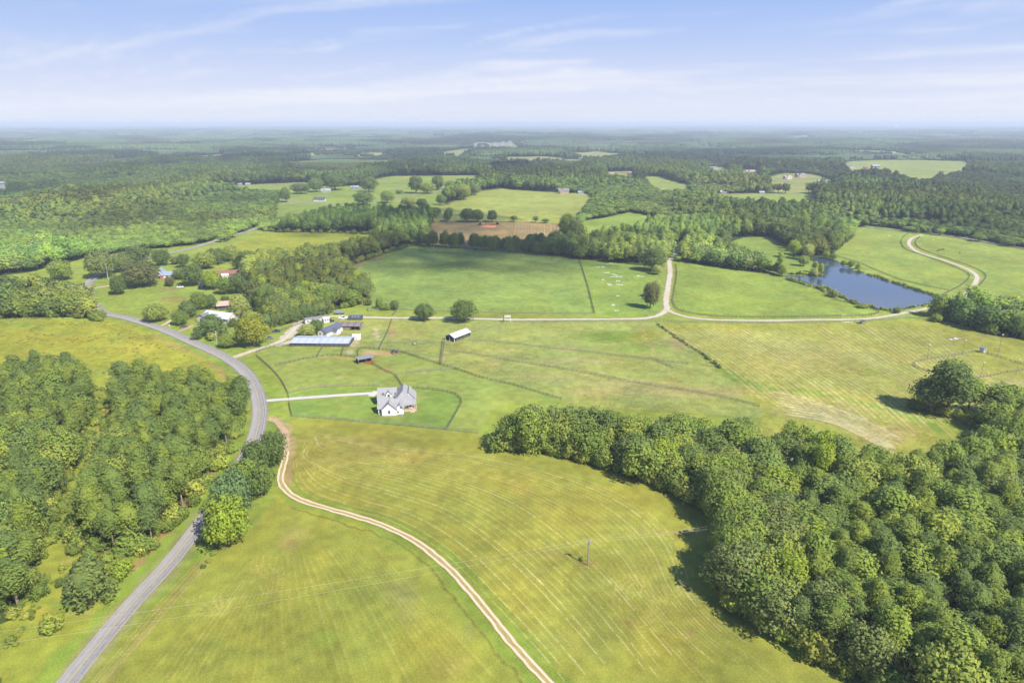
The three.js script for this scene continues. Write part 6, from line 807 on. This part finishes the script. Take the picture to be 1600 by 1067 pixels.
car(536, 498.6, 3.1, [0.72, 0.72, 0.72], 'white pickup truck hitched in front of the black trailer on the drive', 'truck', 'pickup'); car(515.5, 503, 0.1, [0.03, 0.035, 0.05], 'dark pickup truck parked beside the white mobile home', 'truck', 'pickup'); car(432, 518.5, 0.1, [0.02, 0.05, 0.11], 'dark blue car parked on the grass by the windbreak cedars', 'car'); car(421, 529.5, 0.2, [0.16, 0.17, 0.18], 'grey car parked on the grass below the dark blue car', 'car'); car(281, 449.5, 0.2, [0.75, 0.76, 0.76], 'white car parked on the lawn of the brick house', 'car'); car(348, 484, 0.3, [0.10, 0.11, 0.13], 'dark car parked beside the tan-roofed cabin', 'car'); car(287, 511.5, 0.4, [0.08, 0.08, 0.09], 'dark car on the drive of the white-roofed house', 'car');
{
  const t = thing('horse_trailer', 'long black horse trailer behind the white pickup on the farm drive', 'trailer', V3(555.5, 499.6), 0.0); put('body', [profile([[-4.4, 0.6], [4.4, 0.6], [4.4, 3.1], [-3.6, 3.1], [-4.4, 2.2]], 2.4, 0.1)], M.charcoal, t); put('roof', [box(7.6, 0.12, 2.3, 0.3, 3.16, 0)], M.greyMetal, t); for (const x of [-1.6, 0.2, 2.0]) opening('window', t, 's', x, 2.3, 1.2, 0.7, 0.5); wheels(t, [[0.4, 1.1], [0.4, -1.1], [1.5, 1.1], [1.5, -1.1]], 0.4, 0.25); put('hitch', [bar([-4.4, 0.7, 0], [-5.4, 0.6, 0], 0.14)], M.steel, t);
  const f = thing('flat_trailer', 'dark flatbed trailer parked on the grass above the farm drive', 'trailer', V3(530.5, 490.6), 0.05); put('bed', [box(6, 0.25, 2.2, 0, 0.9, 0)], M.charcoal, f); put('rack', [box(6, 0.9, 0.08, 0, 1.45, -1.06), box(6, 0.9, 0.08, 0, 1.45, 1.06), box(0.08, 1.2, 2.1, -2.96, 1.6, 0)], M.bluegrey, f); wheels(f, [[-0.5, 1.0], [-0.5, -1.0], [0.7, 1.0], [0.7, -1.0]], 0.38, 0.22);
  const d = thing('dirt_mound', 'low mound of red earth dug up beside the tilled field', 'dirt mound', V3(764, 354)); { const g = new THREE.SphereGeometry(1, 28, 10, 0, 6.2832, 0, 1.5708), p = g.attributes.position; for (let i = 0; i < p.count; i++) { const x = p.getX(i), z = p.getZ(i); p.setXYZ(i, x * 10 * (0.8 + 0.4 * vn(x * 3 + 4, z * 3)), p.getY(i) * 1.7 * (0.5 + vn(x * 4, z * 4 + 8)), z * 7 * (0.8 + 0.4 * vn(x * 2, z * 2 + 3))); } g.computeVertexNormals(); put('earth', [g], M.dirt, d); }
  const dig = (u, v, yaw, label) => { const e = thing('excavator', label, 'excavator', V3(u, v), yaw); put('track', [profile([[-1.6, 0.1], [1.6, 0.1], [1.8, 0.5], [1.5, 0.85], [-1.5, 0.85], [-1.8, 0.5]], 0.55).translate(0, 0, 0.95)], M.rubber, e); put('track', [profile([[-1.6, 0.1], [1.6, 0.1], [1.8, 0.5], [1.5, 0.85], [-1.5, 0.85], [-1.8, 0.5]], 0.55).translate(0, 0, -0.95)], M.rubber, e); put('body', [box(2.9, 1.1, 2.3, -0.4, 1.6, 0)], M.dark, e); put('cab', [box(1.2, 1.3, 1.1, 0.4, 2.6, 0.5)], M.glass, e); const b = put('boom', [bar([0.8, 1.9, -0.3], [3.0, 3.9, -0.3], 0.35), bar([3.0, 3.9, -0.3], [4.2, 2.0, -0.3], 0.28)], M.dark, e); put('bucket', [profile([[3.9, 2.0], [4.5, 1.9], [4.4, 1.2], [3.7, 1.1]], 0.9).translate(0, 0, -0.3)], M.steel, b); };
  dig(750, 351.5, 0.2, 'dark excavator at the left end of the red earth mound'); dig(777, 350.8, 2.7, 'dark excavator at the right end of the red earth mound');
  const tk = thing('storage_tank', 'small white tank standing left of the dark clump on the pale field', 'tank', V3(724, 346.5)); put('shell', [new THREE.CylinderGeometry(0.9, 0.9, 2.6, 18).translate(0, 1.5, 0)], M.white, tk); put('dome', [new THREE.SphereGeometry(0.9, 18, 8, 0, 6.2832, 0, 1.5708).scale(1, 0.4, 1).translate(0, 2.8, 0)], M.white, tk); put('foot', [box(1.9, 0.3, 1.9, 0, 0.12, 0)], M.concrete, tk);
  const mb = thing('mailbox', 'white mailbox on a post at the driveway strip by the county road', 'mailbox', V3(264.5, 511)); put('post', [box(0.14, 1.2, 0.14, 0, 0.6, 0)], M.trim, mb); put('letter_box', [box(0.35, 0.4, 0.7, 0, 1.35, 0)], M.white, mb);
  const pen = thing('round_feeder', 'dark round hay feeder alone in the paddock right of the dusty path', 'feeder', V3(647.5, 538.5)); put('ring', [0.4, 0.8, 1.2].map((y) => new THREE.TorusGeometry(1.2, 0.07, 6, 28).rotateX(Math.PI / 2).translate(0, y, 0))[0], M.charcoal, pen); put('ring', [new THREE.TorusGeometry(1.2, 0.07, 6, 28).rotateX(Math.PI / 2).translate(0, 1.2, 0)], M.charcoal, pen); put('bar', Array.from({ length: 12 }, (_, k) => box(0.06, 1.2, 0.06, Math.cos(k * 0.5236) * 1.2, 0.65, Math.sin(k * 0.5236) * 1.2)), M.charcoal, pen); put('hay', [new THREE.SphereGeometry(1.05, 16, 8).scale(1, 0.6, 1).translate(0, 0.5, 0)], M.hay, pen);
  const tr = thing('tractor', 'small dark tractor parked at the paddock fence corner', 'tractor', V3(616, 552), 0.3); put('hood', [profile([[0.1, 0.8], [1.9, 0.8], [1.9, 1.4], [0.1, 1.5]], 0.7)], M.dark, tr); put('seat', [box(0.5, 0.5, 0.6, -0.5, 1.3, 0)], M.rubber, tr); put('canopy', [box(1.3, 0.08, 1.3, -0.4, 2.4, 0)], M.charcoal, tr); put('frame', [-0.9, 0.15].flatMap((x) => [-0.55, 0.55].map((z) => box(0.07, 1.5, 0.07, x, 1.7, z))), M.charcoal, tr); wheels(tr, [[-0.6, 0.8], [-0.6, -0.8]], 0.75, 0.4); wheels(tr, [[1.5, 0.6], [1.5, -0.6]], 0.42, 0.3);
}
{ // white show jumps of the riding field
  const made = (kind) => { const t = new THREE.Group(); const w = kind === 'long' ? 4.2 : 3.2; for (const s of [-1, 1]) put('wing_standard', [box(0.14, 1.7, 0.14, s * w / 2, 0.85, 0), box(0.7, 1.1, 0.1, s * (w / 2 + 0.4), 0.65, 0), box(0.1, 0.1, 1.0, s * w / 2, 0.08, 0), box(0.14, 1.3, 0.14, s * (w / 2 + 0.8), 0.65, 0)], M.white, t); for (const y of [0.35, 0.7, 1.05]) put('pole', [new THREE.CylinderGeometry(0.08, 0.08, w, 8).rotateZ(Math.PI / 2).translate(0, y, 0.08)], M.white, t); if (kind === 'box') put('panel', [box(w * 0.8, 0.8, 0.5, 0, 0.42, -0.25)], M.white, t); if (kind === 'tall') put('tower', [box(0.9, 2.6, 0.8, 0, 1.3, -0.4)], M.white, t); return t; };
  const P0 = { long: made('long'), short: made('short'), box: made('box'), tall: made('tall') };
  [[935, 417.6, 'long', 'leftmost white jump by the dark wood behind the riding field'], [942.5, 417.9, 'box', 'white box jump beside the leftmost jump near the wood'], [955, 411.8, 'short', 'white jump nearest the wood, alone at the back of the riding field'], [945.5, 426.6, 'short', 'left jump of the second row in the riding field'], [950, 426.4, 'short', 'second jump of the second row in the riding field'], [958.5, 429, 'short', 'third jump of the second row in the riding field'], [963, 430.3, 'short', 'right jump of the second row in the riding field'], [956, 433, 'long', 'long white jump left in the third row of the riding field'], [960.5, 432.6, 'long', 'long white jump second in the third row of the riding field'], [965.5, 432.8, 'short', 'short white jump in the third row of the riding field'], [971, 432.5, 'box', 'right jump of the third row in the riding field'], [942.2, 437.8, 'tall', 'bright white box-shaped jump standing apart at the left of the riding field'], [966, 439.6, 'long', 'white jump alone between the third and fifth rows'], [951.3, 444, 'short', 'upper jump of the pair at the left of the last full row'], [953.4, 446, 'long', 'lower jump of the pair at the left of the last full row'], [965.2, 445, 'short', 'third jump of the last full row in the riding field'], [970.2, 446, 'long', 'right jump of the last full row in the riding field'], [997.6, 432, 'tall', 'left white jump of the pair near the big dark tree'], [1003.4, 432.6, 'short', 'right white jump of the pair near the big dark tree'], [965.4, 463.3, 'tall', 'tall white jump in the middle of the riding field'], [958.2, 477.8, 'tall', 'white jump towards the near end of the riding field'], [963.4, 485.8, 'short', 'nearest white jump to the gravel drive'], [1391, 369, 'box', 'white jump on the pasture left of the winding drive'], [1459, 375, 'box', 'white jump on the pasture right of the winding drive']].forEach(([u, v, k, label], i) => { const o = P0[k].clone(); o.name = numbered('horse_jump'); o.position.copy(V3(u, v)); o.rotation.y = (i * 0.37) % 0.5 - 0.2; o.scale.setScalar(0.5); scene.add(o); tag(o, label, 'horse jump', 'white jumps of the riding field'); });
}
{ // grazing horses: one continuous body meshed from joints
  const bones = [[-0.75, 1.22, 0, 0.30, 0.0, 1.16, 0, 0.33], [0, 1.16, 0, 0.33, 0.62, 1.22, 0, 0.31], [0.62, 1.28, 0, 0.26, 1.12, 0.98, 0, 0.16], [1.12, 0.98, 0, 0.15, 1.42, 0.52, 0, 0.11], [1.42, 0.52, 0, 0.12, 1.58, 0.18, 0, 0.075]];
  for (const s of [-1, 1]) bones.push([0.6, 1.0, s * 0.17, 0.14, 0.6, 0.55, s * 0.17, 0.075], [0.6, 0.55, s * 0.17, 0.07, 0.63, 0.06, s * 0.17, 0.055], [-0.78, 1.1, s * 0.18, 0.22, -0.68, 0.72, s * 0.18, 0.11], [-0.68, 0.72, s * 0.18, 0.1, -0.86, 0.48, s * 0.18, 0.065], [-0.86, 0.48, s * 0.18, 0.065, -0.80, 0.06, s * 0.18, 0.055]);
  const res = 64, span = 3.2, mc = new MarchingCubes(res, new THREE.MeshStandardMaterial(), false, false, 40000), at = (i) => (i / res - 0.5) * span; mc.isolation = 0;
  for (let k = 0; k < res; k++) for (let j = 0; j < res; j++) for (let i = 0; i < res; i++) { const x = at(i) + 0.35, y = at(j) + 0.85, z = at(k); let e = 0; for (const [ax, ay, az, ra, bx, by, bz, rb] of bones) { const dx = bx - ax, dy = by - ay, dz = bz - az, t = Math.max(0, Math.min(1, ((x - ax) * dx + (y - ay) * dy + (z - az) * dz) / (dx * dx + dy * dy + dz * dz))), d = Math.hypot(x - ax - t * dx, y - ay - t * dy, z - az - t * dz) - lerp(ra, rb, t); e += Math.exp(-d * 22); } mc.field[i + j * res + k * res * res] = Math.log(e + 1e-12) / 22; }
  mc.update(); const n = mc.count ?? mc.geometry.drawRange.count, g = new THREE.BufferGeometry(), pp = new Float32Array(mc.positionArray.slice(0, n * 3)); for (let i = 0; i < n; i++) { pp[i * 3] = pp[i * 3] * span / 2 + 0.35; pp[i * 3 + 1] = pp[i * 3 + 1] * span / 2 + 0.85; pp[i * 3 + 2] *= span / 2; } g.setAttribute('position', new THREE.BufferAttribute(pp, 3)); g.setAttribute('normal', new THREE.BufferAttribute(new Float32Array(mc.normalArray.slice(0, n * 3)), 3)); g.computeVertexNormals();
  const coat = mat(0.085, 0.045, 0.028, 0.6), root = new THREE.Group(); const body = put('body', [g], coat, root); put('mane', [bar([0.65, 1.58, 0], [1.15, 1.14, 0], 0.06, 0.22)], M.rubber, body); put('tail', [new THREE.ConeGeometry(0.1, 0.95, 8).rotateZ(Math.PI).translate(-1.08, 0.85, 0)], M.rubber, body); for (const s of [-1, 1]) put('ear', [new THREE.ConeGeometry(0.045, 0.18, 6).translate(1.16, 1.18, s * 0.09)], coat, body);
  [[1465.5, 393, 0.4, 'dark grazing horse, leftmost of three on the right pasture'], [1470, 391.6, 2.8, 'dark grazing horse in the middle of three on the right pasture'], [1474, 391, 0.2, 'dark grazing horse, right of three on the right pasture'], [1500.5, 396, 1.0, 'brown grazing horse alone on the right pasture, apart from the three']].forEach(([u, v, a, label]) => { const o = root.clone(); o.name = numbered('horse'); o.position.copy(V3(u, v)); o.rotation.y = a; o.scale.setScalar(1.05); scene.add(o); tag(o, label, 'horse', 'horses grazing right of the winding drive'); });
}
{ // a thin cloud high above, behind the viewer's shoulder: its shade lies on the green crop field
  const alt = 1000, k = alt / SUNDIR.y, r = rng(4242), list = [], at = (cx, cz, rx, rz, n) => { for (let i = 0; i < n; i++) { const a = r() * 6.283, q = Math.pow(r(), 0.62), w = 0.8 + 0.45 * vn(Math.cos(a) * 2 + cx, Math.sin(a) * 2 + 7); list.push({ x: cx + Math.cos(a) * q * rx * w + SUNDIR.x * k, z: cz + Math.sin(a) * q * rz * w + SUNDIR.z * k, y: alt + (r() - 0.5) * 50, a: r() * 6.28, s: 0.6 + 0.9 * r() }); } };
  at(-45, -640, 112, 78, 1900); at(-150, -880, 150, 130, 2900); at(45, -680, 110, 40, 500); { const c = P(395, 248), d = P(770, 264); at(c[0], c[1], 170, 190, 6500); at(d[0], d[1], 160, 110, 5500); }
  const cl = massGroup('cloud', 'thin ragged white cloud high above the farmland', 'cloud'), g = new THREE.IcosahedronGeometry(2.1, 1); const pz = list.map((s) => ({ ...s, y: s.y - H(s.x, s.z) }));
  copies(cl, 'puff', g, mat(0.85, 0.86, 0.88, 1), pz, (s) => [s.s, s.s * 0.8, [1, 1, 1]]);
}

renderer.render(scene, camera);
